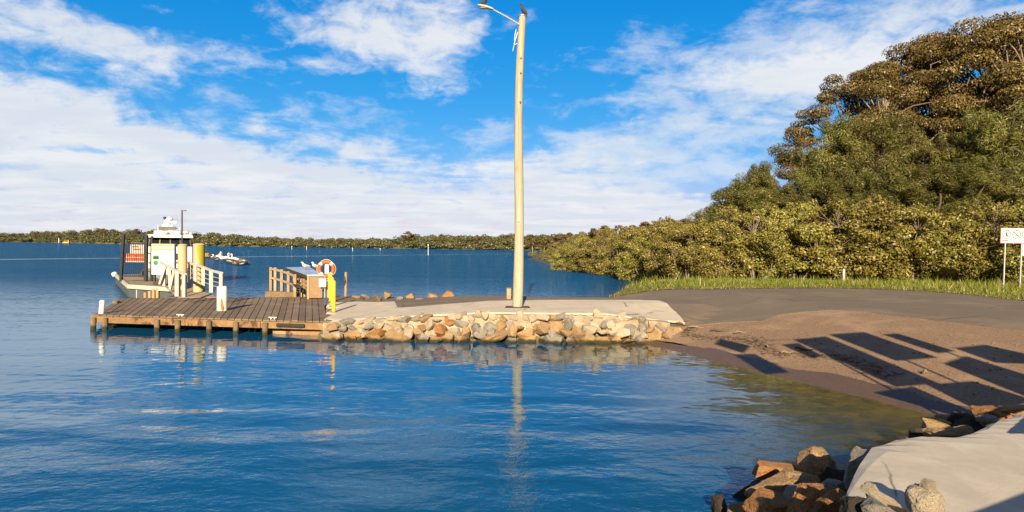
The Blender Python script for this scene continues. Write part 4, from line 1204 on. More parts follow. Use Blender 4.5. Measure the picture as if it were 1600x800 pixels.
def tier(z0, z1, w0, w1, y0, y1, y2, y3, mm, nm, par=None):
    b = MB(); b.add([(bx - w0, y0, z0), (bx + w0, y0, z0), (bx + w0, y1, z0), (bx - w0, y1, z0), (bx - w1, y2, z1), (bx + w1, y2, z1), (bx + w1, y3, z1), (bx - w1, y3, z1)], [(3, 2, 1, 0), (4, 5, 6, 7), (0, 1, 5, 4), (1, 2, 6, 5), (2, 3, 7, 6), (3, 0, 4, 7)]); return b.build(nm, mm, par or root, bevel=.03)
cab = tier(1.3, wz0, cw, cw, by - 1.6, by + 3.4, by - 1.6, by + 3.4, M_WHITE, 'cabin')
win = tier(wz0, wz1, cw * .98, cw * .90, by - 1.55, by + 3.3, by - 1.4, by + 3.0, mat('dark_glass', (.012, .013, .015), rough=.25, spec=.25), 'wheelhouse_glass')
for k in range(5):
    b = MB(); xx = bx - cw * .95 + cw * 1.9 * k / 4; b.bar((xx, by - 1.58, wz0), (bx + (xx - bx) * .93, by - 1.44, wz1), .09, .06); b.build('window_pillar', mat('grey_pillar', (.14, .14, .14), rough=.5), root)
tier(wz1, rz_, cw * 1.04, cw * 1.0, by - 1.9, by + 3.2, by - 1.8, by + 3.0, M_WHITE, 'roof')
def bxp(x0, x1, y0, y1, d, mm, nm, dep=.6):
    a, c = at_d(x0, y1, by + d), at_d(x1, y0, by + d); b = MB(); b.box(((a.x + c.x) / 2, by + d, (a.z + c.z) / 2), (c.x - a.x, dep, c.z - a.z)); return b.build(nm, mm, root, bevel=.03)
bxp(246, 282, 361, 369, .2, M_WHITE, 'roof_console', 1.6); bxp(252, 276, 354.5, 361.5, .2, mat('grey_pillar', (.14, .14, .14), rough=.5), 'mast_step', .9)
bxp(256.5, 271.5, 351.5, 355, .2, M_WHITE, 'mast_step', .8); bxp(259.5, 269, 344, 351, .2, M_WHITE, 'mast_block', .6)
b = MB(); c = at_d(265, 342.5, by); b.ell(c, (.26, .26, .14)); b.build('radar_dome', M_WHITE, root, True)
for px, y0, y1, w in [(258, 340, 355, .035), (263.5, 339, 345, .03), (238, 366, 378, .05), (249, 352, 364, .03), (279, 355, 366, .03), (290, 362, 369, .03)]:
    a, c = at_d(px, y0, by), at_d(px, y1, by); b = MB(); b.bar(a, c, w * 1.6, w * 1.6); b.build('antenna', M_WHITE if px != 258 else M_DARKM, root)
b = MB(); a = at_d(258.5, 340.5, by); b.ell(a, (.13, .13, .1)); b.build('horn', M_DARKM, root, True)
for px, py, s_ in [(243, 366, .22), (251, 363, .2), (279, 363.5, .24), (286, 366, .2), (293, 366.5, .16)]:
    c = at_d(px, py, by - .8); b = MB(); b.ell(c, (s_, s_, s_ * .7)); b.build('roof_light', M_WHITE if s_ > .19 else M_DARKM, root, True)
b = MB()
rl = [at_d(px, py, by - 1.5) for px, py in ((237, 367), (240, 361), (250, 359.5), (262, 359), (280, 360.5), (292, 363), (297, 369))]
b.tube(rl, .035, 6); b.build('roof_rail', M_GALV, root)

for k in range(3):
    b = MB(); yy = by - 2 + k * 1.8
    b.tube([(bx - 1.9, yy, .35), (bx - 1.92, yy, .5), (bx - 1.92, yy, .95), (bx - 1.9, yy, 1.1)], [.05, .14, .14, .05], 8); b.build('fender', M_DARKM, root, True)
b = MB(); b.box((bx, by - 1.63, 1.75), (cw * 1.9, .02, .16)); b.build('stripe', M_ORG, root)
for xx in (-.55, .55):
    b = MB(); b.box((bx + xx, by - 1.62, 2.2), (.6, .03, .5)); b.build('cabin_window', M_DARKM, root)
b = MB(); a = at_d(253, 357, by + .1); c = at_d(277, 357, by + .1); b.bar(a, c, .08, .08); b.build('mast_bar', M_GALV, root)
b = MB(); a = at_d(259.5, 347, by - .3); c = at_d(271, 347, by - .3); b.bar(a, c, .12, .16); b.build('radar_bar', M_WHITE, root)

root.rotation_euler.z = math.atan2(-bx, by)

# ------------------------------------------------------------------ pelicans on a rocky islet
ic = at(350, 411, 0)
root = empty('rock_islet', (ic.x, ic.y, 0), 'low brown rocky islet in the bay crowded with pelicans', 'islet')
for k in range(22):
    t = k / 21
    px = 323 + 56 * t; py = 400 + 12.5 * t + random.uniform(-1.5, 1.5)
    q = at(px, py, 0)
    me = rock_mesh('islet_rock', 70 + k % 8); me.materials.append(rock_mat(('tan', 'rust', 'dark')[k % 3]))
    o = bpy.data.objects.new('islet_rock', me); COL.objects.link(o); o.parent = root
    o.location = (q.x - ic.x, q.y - ic.y, .15); o.scale = (random.uniform(.8, 1.5), random.uniform(.8, 1.3), random.uniform(.3, .6)); o.rotation_euler.z = random.uniform(0, 6)
plab = [(346.5, 408.5, 'pelican', 'tallest pelican standing upright near the islet middle'), (365.5, 410.5, 'pelican', 'upright pelican at the right end of the islet'), (353.5, 408.5, 'pelican', 'pelican standing between the two tallest pelicans'),
        (339, 407.5, 'resting', 'pelican resting low left of the tallest pelican'), (357, 410, 'resting', 'pelican resting at the feet of the middle pelican'), (331.5, 403.5, 'resting', 'pelican resting with dark back near the pile end of the islet'),
        (343, 405, 'pelican', 'half hidden pelican just behind the tallest one'), (361, 411, 'resting', 'pelican resting beside the right end pelican'), (378, 415, 'resting', 'pelican sitting alone at the far low tip of the islet')]
for px, py, k, lab in plab:
    q = at(px, py, .42)
    o = bird('pelican', q, random.choice([.2, .5, 2.8, 3.3, -.5]), lab, 'pelican', 'pelicans on the rocky islet', k); o.scale = (1.15,) * 3

# distant channel markers and moorings
k = 0
mk = None
for px, py, h_, lab in [(669, 399, 1.9, 'tall white channel marker post left of the light pole'), (551, 392.5, 1.4, 'white marker post in the far row above the life ring'), (479, 390.5, 1.5, 'white marker post above the cleaning bench gulls'),
                   (456, 389.8, 1.6, 'white marker post above the timber railing'), (594, 391.5, 1.0, 'small white marker post above the tan boulders')]:
    q = at(px, py, 0)
    sc_ = 1.0
    root = empty('channel_marker', q, lab, 'marker', 'white marker posts far out on the bay')
    b = MB(); h_ *= .8 if h_ < 1.8 else 1.5; b.tube([q + Vector((0, 0, -.5)), q + Vector((0, 0, h_))], [.085, .07], 6); b.build('post', M_WHITE, root)
    b = MB(); b.box(q + Vector((0, 0, h_)), (.28, .15, .3)); b.build('topmark', M_WHITE, root)
q = at(105, 379.6, 0)
root = empty('work_barge', q, 'small yellow work barge by the far left shore', 'barge')
b = MB(); b.box(q + Vector((0, 0, .3)), (5.2, 4, 1.2)); b.build('hull', M_YEL, root); b = MB(); b.box(q + Vector((.2, 0, 1.5)), (3.6, 2.5, 1.4)); b.build('cabin', M_YEL, root); b = MB(); b.box(q + Vector((.2, 0, 2.3)), (4.0, 2.9, .25)); b.build('roof', M_WHITE, root)
q = at(92, 379.4, 0)
root = empty('navigation_beacon', q, 'grey navigation beacon post beside the yellow barge', 'beacon')
b = MB(); b.tube([q, q + Vector((0, 0, 4.2))], .45, 8); b.build('post', M_GALV, root); b = MB(); b.box(q + Vector((0, 0, 4.3)), (1.3, .8, 1.0)); b.build('topmark', M_DARKM, root)

# ------------------------------------------------------------------ vegetation
def leaf_mesh(name, clumps, per, size, rng, m, mode='round', droop=0.):
    """clumps: list of (centre, radii). many small leaf faces spread through each clump"""
    P, D, T = [], [], []
    for c, r in clumps:
        n = max(6, int(per * (r[0] * r[1] * r[2]) ** (2 / 3)))
        d = rng.normal(0, 1, (n, 3)); d /= np.linalg.norm(d, axis=1)[:, None]
        rho = rng.uniform(.45, 1.08, n) ** .6
        P.append(np.array(c) + d * np.array(r) * rho[:, None]); D.append(d)
        T.append(np.clip(rng.normal(.5, .22, n) + rng.normal(0, .10), 0, 1))
    P = np.concatenate(P); D = np.concatenate(D); T = np.concatenate(T)
    n = len(P)
    nr = D * 1.15 + np.array([0, 0, .25]) + rng.normal(0, .55, (n, 3)); nr /= np.linalg.norm(nr, axis=1)[:, None]
    tg = rng.normal(0, 1, (n, 3))
    if mode == 'needle': tg = tg * .7 + np.array([0, 0, -.25]) + D * .7
    tg -= nr * (tg * nr).sum(1)[:, None]; tg /= np.linalg.norm(tg, axis=1)[:, None]
    bt = np.cross(nr, tg)
    l = size[0] * rng.uniform(.6, 1.3, n)[:, None]; w = size[1] * rng.uniform(.6, 1.3, n)[:, None]
    V = np.empty((n, 4, 3))
    V[:, 0] = P - tg * l * .5; V[:, 1] = P + bt * w * .5 - tg * l * .05; V[:, 2] = P + tg * l * .5; V[:, 3] = P - bt * w * .5 - tg * l * .05
    me = bpy.data.meshes.new(name)
    me.vertices.add(4 * n); me.vertices.foreach_set('co', V.reshape(-1).astype(np.float32))
    me.loops.add(4 * n); me.loops.foreach_set('vertex_index', np.arange(4 * n, dtype=np.int32))
    me.polygons.add(n); me.polygons.foreach_set('loop_start', np.arange(0, 4 * n, 4, dtype=np.int32))
    try: me.polygons.foreach_set('loop_total', np.full(n, 4, dtype=np.int32))
    except Exception: pass
    me.update(calc_edges=True)
    a = me.attributes.new('tone', 'FLOAT', 'FACE'); a.data.foreach_set('value', T.astype(np.float32))
    me.materials.append(m)
    return me


M_MANG = leaf_mat('mangrove_leaves', (.095, .095, .013), (.22, .195, .034), (.37, .31, .09), .2, .10, .5)
M_CASU = leaf_mat('casuarina_needles', (.060, .075, .013), (.14, .14, .028), (.235, .20, .055), .25, .16, .22)
M_FIG = leaf_mat('fig_leaves', (.050, .042, .010), (.115, .080, .020), (.20, .130, .038), .15, .10, .25)
M_BARK = mat('pale_bark', (.26, .20, .155), (.17, .13, .10), 4, c3=(.34, .28, .22), scale3=1.0, amt3=.6, rough=.95, bump=.03, bscale=8)
M_DBARK = mat('dark_bark', (.10, .075, .055), (.065, .05, .036), 4, rough=.95, bump=.03, bscale=8)


def limb_tube(b, a, c, r0, r1, rng, n=5, sag=.12, sides=6):
    a, c = Vector(a), Vector(c); pp = []; rr = []
    Ln = (c - a).length
    off = Vector(rng.normal(0, 1, 3)) * Ln * .06
    for i in range(n):
        t = i / (n - 1)
        q = a.lerp(c, t) + off * math.sin(math.pi * t) + Vector((0, 0, sag * Ln * math.sin(math.pi * t)))
        pp.append(q); rr.append(r0 + (r1 - r0) * t)
    b.tube(pp, rr, sides)


def tree_meshes(seed, clumps, trunk_top, trunk_r, per, size, lm, bm_, mode='round', n_main=6, twig=.03, base_spread=0, stems=1):
    """crown mesh and trunk mesh (trunk + limbs reaching every clump)"""
    rng = np.random.default_rng(seed)
    crown = leaf_mesh('crown', clumps, per, size, rng, lm, mode)
    b = MB()
    C = np.array([c for c, r in clumps])
    bases = []
    for s in range(stems):
        o = Vector((rng.normal(0, base_spread), rng.normal(0, base_spread), 0))
        top = Vector(trunk_top) + o * 1.6
        pp = [Vector((o.x, o.y, -.4)), Vector((o.x, o.y, 0)), o.lerp(top, .5) + Vector(rng.normal(0, .03, 3)) * top.z, top]
        b.tube(pp, [trunk_r * 1.5, trunk_r * 1.2, trunk_r, trunk_r * .75], 9); bases.append(top)
    idx = rng.choice(len(C), min(n_main, len(C)), replace=False)
    # spread-out main limbs: farthest point picks
    pick = [int(np.argmax(C[:, 2]))]
    while len(pick) < min(n_main, len(C)):
        d = np.min([np.linalg.norm(C - C[i], axis=1) for i in pick], axis=0); pick.append(int(np.argmax(d)))
    ends = []
    for i in pick:
        top = min(bases, key=lambda q: (q - Vector(C[i])).length)
        e = top.lerp(Vector(C[i]), .62); limb_tube(b, top - Vector((0, 0, trunk_r)), e, trunk_r * .55, trunk_r * .28, rng, 6, .08, 7); ends.append(e)
    for i in range(len(C)):
        e = min(ends, key=lambda q: (q - Vector(C[i])).length)
        limb_tube(b, e, Vector(C[i]), trunk_r * .26, twig, rng, 5, .06, 5)
        for k in range(2):
            r = np.array(clumps[i][1]); limb_tube(b, Vector(C[i]), Vector(C[i] + rng.normal(0, .6, 3) * r), twig, twig * .5, rng, 3, 0, 4)
    return crown, b


def make_tree(name, seed, crown_me, trunk_b, bm_, label, cat, group):
    root = empty(name, (0, 0, 0), label, cat, group)
    c = bpy.data.objects.new('crown', crown_me); COL.objects.link(c); c.parent = root
    trunk_b.build('trunk', bm_, root, True, local=True)
    return root


# --- mangroves: dense bushy domes down to the ground
def mang_clumps(seed, h, w):
    rng = np.random.default_rng(seed); out = []
    for _ in range(78):
        a = rng.uniform(0, 2 * math.pi); z = rng.uniform(.03, 1)
        prof = math.sqrt(max(.02, 1 - max(0, (z - .42) / .6) ** 2)) * (.82 + .18 * min(1, z / .3))
        rr = w * prof * rng.uniform(.62, 1.0) ** .6 * (1 + .15 * math.sin(3 * a + seed))
        s = rng.uniform(.34, .72)
        out.append(((rr * math.cos(a), rr * math.sin(a), z * h * .93 + rng.uniform(-.1, .15)), (s, s, s * rng.uniform(.6, .85))))
    for _ in range(16):     # sprays that break the top outline
        a = rng.uniform(0, 2 * math.pi); rr = w * rng.uniform(0, .7)
        s = rng.uniform(.16, .34)
        out.append(((rr * math.cos(a), rr * math.sin(a), h * rng.uniform(.93, 1.06) * (1 - .25 * (rr / w) ** 2)), (s, s, s * 1.3)))
    return out


protos = []
for k, (h, w) in enumerate([(5.2, 2.3), (5.6, 2.0), (4.8, 2.5), (5.0, 2.2)]):
    cl = mang_clumps(20 + k, h, w)
    cm, tb = tree_meshes(20 + k, cl, (0, 0, .7), .07, 560, (.18, .11), M_MANG, M_BARK, 'round', 9, .015, .35, 4)
    protos.append(make_tree('mangrove', k, cm, tb, M_BARK, 'x', 'mangrove', 'mangroves along the verge and shore'))
spots = []
VT = ([820, 846, 870, 895, 915, 940, 960, 985, 1004, 1020, 1045, 1082, 1130, 1190, 1250, 1312, 1375, 1440, 1505, 1575, 1640], [386, 381, 376, 370, 366, 363, 359, 356, 352, 350, 348, 344, 336, 327, 322, 318, 313, 315, 320, 322, 325])
# row facing the verge, from the sign to the water
verge_labels = ['mangrove bush directly behind the white prohibition sign', 'mangrove bush a bush left of the prohibition sign', 'mangrove bush between sign and small grey marker post', 'mangrove bush with bare pale stem right of the marker post',
                'mangrove bush just right of the small grey marker post', 'mangrove bush rising behind the small grey marker post', 'mangrove bush left of the small grey marker post', 'mangrove bush with dark hollow at the grass strip',
                'mangrove bush with pale bare stem above the grass', 'mangrove bush at the narrow end of the grass strip', 'mangrove bush overhanging the water at the grass tip']
for i, (px, py, sc_) in enumerate([(1640, 447, 1.08), (1575, 443, 1.04), (1505, 441, 1.02), (1440, 439.5, 1.06), (1375, 438, 1.07), (1312, 437, 1.05), (1250, 436, 1.02), (1190, 435.5, .98), (1130, 435, .92), (1082, 434, .84), (1040, 433, .74)]):
    p = atz(px, py); y_ = p.y + 1.2; z_ = zf1(p.x, y_); spots.append((p.x, y_, z_, (at_d(px, np.interp(px, VT[0], VT[1]), y_).z - z_) / 5.35, verge_labels[i]))
for i, px in enumerate((1615, 1540, 1470, 1408, 1342, 1280, 1220, 1160, 1108, 1060)):
    p = atz(px, 433.5); y_ = p.y + 2.4; z_ = zf1(p.x, y_); spots.append((p.x, y_, z_, (at_d(px, np.interp(px, VT[0], VT[1]) - 2, y_).z - z_) / 5.35, 'mangrove bush in the second row, only its top showing over the verge row'))
shore_labels = [(1004, 438, .80, 'mangrove with dark trunks reaching over the inlet water'), (985, 433, .74, 'mangrove leaning over the inlet beside the dark trunks'), (962, 429.5, .78, 'rounded mangrove midway along the inlet'), (938, 427, .72, 'mangrove standing low over the inlet water'),
                (915, 425, .80, 'tall mangrove near the point of the inlet'), (893, 422.5, .78, 'mangrove on the outer point over the water'), (882, 420.5, .60, 'dark edged mangrove at the very point'),
                (980, 424, 1.0, 'mangrove top behind the inlet row, rounded'), (945, 420, 1.0, 'mangrove top behind the middle of the inlet row'), (910, 417, 1.0, 'mangrove top behind the outer point'), (1020, 427, 1.0, 'mangrove top behind the grass tip'),
                (868, 410, .85, 'mangrove just beyond the outer point'), (856, 407, .85, 'farther mangrove low on the water past the point'), (846, 404.5, .85, 'distant mangrove seen beside the light pole'), (836, 402, .85, 'distant mangrove touching the light pole in view'), (828, 399.5, .85, 'farthest mangrove of the shore behind the pole'),
                (895, 411, 1.15, 'mangrove top well behind the outer point'), (870, 406, 1.1, 'mangrove top behind the farther shore bushes'), (1000, 418, 1.35, 'taller mangrove top inland of the inlet'), (950, 413, 1.3, 'mangrove top inland, midway along the inlet'), (1045, 420, 1.3, 'mangrove top inland above the grass tip')]
for px, py, sc_, lab in shore_labels:
    p = at(px, py, 0.0); z = max(-.3, min(.6, zf1(p.x, p.y)))
    spots.append((p.x, p.y, z, (at_d(px, np.interp(px, VT[0], VT[1]) + (0 if 'top' in lab else 9), p.y).z - z) / 5.35, lab))
used = set()
for i, (x, y, z, sc_, lab) in enumerate(spots):
    k = (i * 7 + i // 3) % 4
    o = protos[k] if k not in used else copy_tree(protos[k])
    used.add(k)
    o.location = (x, y, z); o.rotation_euler.z = random.uniform(0, 6.28)
    o.scale = (sc_ * random.uniform(1.0, 1.2), sc_ * random.uniform(1.0, 1.2), sc_ * random.uniform(.93, 1.05)); o['label'] = lab


# --- casuarinas: feathery, upright, drooping sprays
def casu_clumps(seed, h, w):
    rng = np.random.default_rng(seed); out = []
    for _ in range(80):
        z = rng.uniform(.16, 1.0)
        a = rng.uniform(0, 2 * math.pi)
        prof = (math.sin(math.pi * min(1, .22 + z * .74)) ** .7)
        rr = w * prof * rng.uniform(.35, 1.0) ** .6
        s = rng.uniform(.5, 1.05) * (1.05 - .35 * z)
        out.append(((rr * math.cos(a), rr * math.sin(a), z * h * .95), (s, s, s * rng.uniform(.9, 1.35))))
    for _ in range(12):
        a = rng.uniform(0, 6.28); rr = w * rng.uniform(0, .45); out.append(((rr * math.cos(a), rr * math.sin(a), h * rng.uniform(.94, 1.04)), (.35, .35, .7)))
    return out


cp = []
for k, (h, w) in enumerate([(12, 3.6), (12.5, 3.0), (11.5, 4.0)]):
    cl = casu_clumps(50 + k, h, w)
    cm, tb = tree_meshes(50 + k, cl, (.2, .1, h * .5), .2, 720, (.30, .05), M_CASU, M_DBARK, 'needle', 9, .03)
    cp.append(make_tree('casuarina', k, cm, tb, M_DBARK, 'x', 'tree', 'casuarina trees behind the mangroves'))
def by_top(px, py, Y):
    q = at_d(px, py, Y); g_ = zf1(q.x, Y); return q.x, Y, g_, q.z - g_
CAS = [(1150, 285, 62, 'small feathery tree at the low left end of the wood'), (1190, 266, 60, 'feathery tree left of the gap in the wood outline'), (1222, 290, 58, 'thin feathery tree under the outline dip'), (1262, 238, 58, 'feathery tree below the outlying dark sprig'),
       (1310, 200, 57, 'tall feathery tree under the left edge of the dark crown'), (1372, 182, 56, 'tallest mid green feathery tree in front of the dark crown'), (1430, 205, 58, 'feathery tree right of the tallest mid green one'), (1490, 225, 57, 'shaded feathery tree in the middle hollow of the wood'),
       (1556, 165, 54, 'broad yellowish feathery tree above the prohibition sign'), (1612, 175, 53, 'yellowish feathery tree cut by the frame edge'), (1455, 270, 52, 'low rusty feathery tree above the mangroves'), (1340, 262, 54, 'low feathery tree in front of the tall pair'), (1290, 285, 54, 'low feathery tree over the left mangroves'), (1525, 262, 51, 'low feathery tree left of the prohibition sign'), (1590, 268, 50, 'low feathery tree behind the prohibition sign'), (1400, 275, 52, 'low feathery tree under the middle hollow'), (1120, 330, 66, 'lowest feathery shrub tree at the wood end'),
       (1138, 298, 61, 'rounded feathery tree filling the low left end of the wood'), (1172, 272, 63, 'feathery tree standing a little behind the gap in the outline'), (1194, 270, 62, 'feathery tree joining the low left end to the tall wood'), (1245, 290, 60, 'feathery tree just left of the outlying dark sprig'), (1185, 300, 58, 'low feathery tree in front of the outline gap'), (1232, 300, 57, 'low feathery tree at the foot of the tall left shoulder')]
used = set()
for i, (px, py, Y, lab) in enumerate(CAS):
    x, y, z, h = by_top(px, py, Y)
    k = i % 3; o = cp[k] if k not in used else copy_tree(cp[k]); used.add(k)
    s = h / 12.3
    o.location = (x, y, z); o.rotation_euler.z = random.uniform(0, 6.28); w_ = s * random.uniform(.9, 1.15) if s > .72 else s * 1.75
    o.scale = (w_, w_, s); o['label'] = lab


# --- big fig trees: dark umbrella layers on pale spreading limbs
def fig_clumps(seed, h, w):
    rng = np.random.default_rng(seed); out = []
    for _ in range(112):
        a = rng.uniform(0, 2 * math.pi); ph = rng.uniform(0, 1) ** .7
        el_ = (1 - ph) * math.pi / 2
        rr = w * math.cos(el_) * rng.uniform(.86, 1.05); zz = h * (.38 + .58 * math.sin(el_) ** .9) * rng.uniform(.93, 1.0)
        s = rng.uniform(.7, 1.9)
        out.append(((rr * math.cos(a), rr * math.sin(a), zz), (s, s, s * rng.uniform(.34, .5))))
    for _ in range(14):
        a = rng.uniform(0, 2 * math.pi); rr = w * rng.uniform(.4, .95); s = rng.uniform(.8, 1.6)
        out.append(((rr * math.cos(a), rr * math.sin(a), h * rng.uniform(.30, .62)), (s, s, s * .4)))
    return out


fp = []
for k, (h, w) in enumerate([(20, 9.0), (20, 8.0)]):
    cl = fig_clumps(80 + k, h, w)
    cm, tb = tree_meshes(80 + k, cl, (.3, .2, h * .24), .34, 640, (.21, .115), M_FIG, M_BARK, 'round', 14, .04)
    fp.append(make_tree('fig_tree', k, cm, tb, M_BARK, 'x', 'tree', 'large dark trees on the rise'))
FIG = [(1375, 92, 68, .98, 'dark spreading tree at the left shoulder of the wood'), (1468, 50, 72, 1.0, 'dark spreading tree between the left shoulder and the highest crown'), (1560, 24, 67, 1.0, 'highest dark spreading tree of the wood'), (1660, 30, 66, 1.0, 'dark spreading tree cut by the frame edge'), (1385, 150, 70, .7, 'lower dark tree with a sprig sticking out at the wood edge')]
used = set()
for i, (px, py, Y, ws, lab) in enumerate(FIG):
    x, y, z, h = by_top(px, py, Y)
    k = i % 2; o = fp[k] if k not in used else copy_tree(fp[k]); used.add(k)
    o.location = (x, y, z); o.rotation_euler.z = 1.3 * i; s = h / 19.6; o.scale = (ws * max(.8, s) * .95,) * 2 + (s,); o['label'] = lab

# --- middle distance trees behind the mangrove point
gp = []
for k in range(3):
    rng = np.random.default_rng(120 + k); h = 11; cl = []
    for _ in range(34):
        a = rng.uniform(0, 6.28); z = rng.uniform(.42, 1); rr = 4.2 * math.sin(math.pi * min(.98, (z - .3) / .75)) * rng.uniform(.4, 1)
        s = rng.uniform(.7, 1.4); cl.append(((rr * math.cos(a), rr * math.sin(a), z * h * .93), (s, s, s * .5)))
    cm, tb = tree_meshes(120 + k, cl, (.3, 0, h * .45), .2, 110, (.5, .3), M_FIG, M_BARK, 'round', 7, .05)
    gp.append(make_tree('gum_tree', k, cm, tb, M_BARK, 'x', 'tree', 'gum trees beyond the mangrove point'))
used = set()
GT = [(1098, 338, 110), (1075, 341, 118), (1052, 341, 112), (1030, 345, 120), (1012, 346, 116), (992, 351, 125), (968, 352, 122), (948, 352, 130), (930, 356, 140), (910, 362, 150), (892, 363, 165), (872, 366, 180), (850, 368, 195), (832, 366, 205), (1110, 345, 95), (1085, 350, 96), (1040, 352, 104), (1002, 357, 110)]
for i, (px, py, Y) in enumerate(GT):
    x, y, z, h = by_top(px, py, Y); z = max(z, .2); h = at_d(px, py, Y).z - z
    k = i % 3; o = gp[k] if k not in used else copy_tree(gp[k]); used.add(k)
    o.location = (x, y, z); s = h / 10.6; o.rotation_euler.z = 2.1 * i; o.scale = (s * 1.15, s * 1.15, s)
    where = 'just above the grass tip mangroves' if px > 1060 else ('above the inlet mangroves' if px > 960 else ('above the outer mangrove point' if px > 880 else 'closing the gap beside the light pole'))
    tone = ['tall', 'rounded', 'loose'][k]
    o['label'] = f'{tone} brown green gum tree {where}'

# --- far shore: low land with a continuous wood
shore = [(-60, 377.5, 366), (40, 378.5, 364), (100, 379.5, 360), (150, 380.5, 357), (200, 382, 360), (260, 383.5, 360), (300, 384, 364), (360, 385, 367), (420, 385.8, 371), (480, 386.6, 373), (560, 387.6, 373), (620, 388.2, 372), (650, 388.6, 366), (700, 389.4, 370), (760, 390.3, 367), (800, 390.8, 366), (850, 391.2, 366), (900, 391.6, 366), (960, 392, 366)]
fr_, bk_ = [], []
for px, py, ty in shore:
    q = at(px, py, 0); fr_.append(q); bk_.append(q * 1.35)
b = MB(); vs = []
for q in fr_: vs.append((q.x, q.y, -.5))
for q in fr_: vs.append((q.x * 1.012, q.y * 1.012, 1.0))
for q in bk_: vs.append((q.x, q.y, 4))
for q in bk_: vs.append((q.x * 2, q.y * 2, 3))
n = len(fr_)
b.add(vs, [(r * n + i, r * n + i + 1, (r + 1) * n + i + 1, (r + 1) * n + i) for r in range(3) for i in range(n - 1)])
o = b.build('far_shore', mat('far_shore_soil', (.16, .13, .06), (.11, .10, .04), .2, rough=.95, coords='World')); o['kind'] = 'structure'
rng = np.random.default_rng(5)
cl = []
spx = [s[0] for s in shore]
for _ in range(1500):
    px = rng.uniform(-60, 960); dep_ = rng.uniform(1.012, 1.16) if rng.random() < .8 else rng.uniform(1.002, 1.02)
    py = np.interp(px, spx, [s[1] for s in shore]); ty = np.interp(px, spx, [s[2] for s in shore]) + rng.normal(0, 1.1)
    q = at(px, py, 0) * dep_
    full = at_d(px, ty, q.y).z
    if dep_ < 1.03: full *= rng.uniform(.35, .7)
    full = max(2.0, full * rng.uniform(.7, 1.02))
    w_ = rng.uniform(2.0, 4.5)
    for j in range(5):
        zz = full * rng.uniform(.25, .93); s = w_ * rng.uniform(.45, .8)
        cl.append(((q.x + rng.normal(0, w_ * .5), q.y + rng.normal(0, w_ * .5), zz), (s, s, min(s * .6, full * .2))))
M_FARF = leaf_mat('far_wood_leaves', (.075, .080, .034), (.115, .108, .045), (.165, .145, .070), .25, 0, .03)
me = leaf_mesh('forest', cl, 16, (1.0, .7), rng, M_FARF)
o = bpy.data.objects.new('forest', me); COL.objects.link(o); tag(o, 'far low olive brown wood along the opposite shore of the bay', 'forest', kind='stuff')
# single trees that stand out of the far wood
used = set()
tp_ = []
for i, (px, ty, wd_, lab) in enumerate([(637, 361.5, 1.5, 'big rounded tree standing out on the far shore left of the pole'), (690, 366, 1.1, 'second rounded tree on the far shore near the pole'), (163, 356.5, 1.2, 'tree top standing out of the far left wood'), (212, 357.5, 1.3, 'tree standing out of the far wood beside the gate'), (58, 361, .8, 'small tree top above the far left wood'), (530, 372, 1.0, 'rounded tree on the far shore above the slim pole'), (745, 367, 1.0, 'yellowish tree on the far shore close beside the pole')]):
    py = np.interp(px, spx, [s[1] for s in shore]); q = at(px, py, 0) * 1.02
    hh_ = at_d(px, ty, q.y).z - 1
    o = copy_tree(gp[i % 3]); o.location = (q.x, q.y, 1); s = hh_ / 10.6; o.scale = (s * wd_, s * wd_, s); o.name = 'lone_tree'; o['label'] = lab; o['group'] = 'trees standing out of the far wood'; o['category'] = 'tree'
q = at_d(98, 366.5, 640)
b = MB(); root = empty('hill_house', (q.x, q.y, q.z - 3), 'tiny pale house among trees on the far left shore', 'house')
b.box((q.x, q.y, q.z - 1), (9, 6, 4)); b.build('wall', M_WHITE, root)
b = MB(); b.loft([[(q.x + sx_ * 5.2, q.y - 3.6, q.z + 1), (q.x + sx_ * 5.2, q.y, q.z + 3), (q.x + sx_ * 5.2, q.y + 3.6, q.z + 1)] for sx_ in (-1, 1)]); b.build('roof', mat('grey_roof', (.3, .3, .32), rough=.7), root)

# ------------------------------------------------------------------ prohibition sign on two posts
sY = 37.0
root = empty('warning_sign', at_d(1583, 450, sY), 'white warning sign with red prohibition circles on two grey posts', 'sign')
tl, tr_, bl = at_d(1563.5, 356, sY), at_d(1625, 358, sY), at_d(1563, 380, sY)
sw, sh = tr_.x - tl.x, tl.z - bl.z
lean = rad(2.2)
def sp_(u, v, dy=0): return Vector((tl.x + sw * u + (v * sh) * math.sin(lean) * .5 - sw * 0, sY + dy, bl.z + sh * v - u * .00))
def plate(u0, u1, v0, v1, dy, mm, nm, par, th=.02):
    q = [sp_(u0, v0, dy), sp_(u1, v0, dy), sp_(u1, v1, dy), sp_(u0, v1, dy)]
    b = MB(); b.add(q + [p + Vector((0, th, 0)) for p in q], [(0, 1, 2, 3), (7, 6, 5, 4), (0, 4, 5, 1), (1, 5, 6, 2), (2, 6, 7, 3), (3, 7, 4, 0)]); return b.build(nm, mm, par)
M_SW = mat('sign_white', (.82, .81, .80), (.78, .77, .76), 3, rough=.45)
M_SR = mat('sign_border_red', (.60, .09, .06), rough=.5)
M_INK = mat('sign_ink', (.10, .05, .06), rough=.5)
bd = plate(0, 1, 0, 1, 0, M_SR, 'board', root)
plate(.012, .988, .03, .97, -.006, M_SW, 'face', bd, .005)
for u0, u1 in ((.04, .20), (.56, .96)): plate(u0, u1, .13, .20, -.012, mat('sign_band_red', (.72, .035, .02), rough=.5), 'band', bd, .005)
for k in range(8): plate(.22 + .042 * k, .253 + .042 * k, .145, .185, -.012, M_SR, 'lettering', bd, .005)
for k in range(11): plate(.10 + .07 * k, .15 + .07 * k, .86, .90, -.012, M_INK, 'lettering', bd, .005)
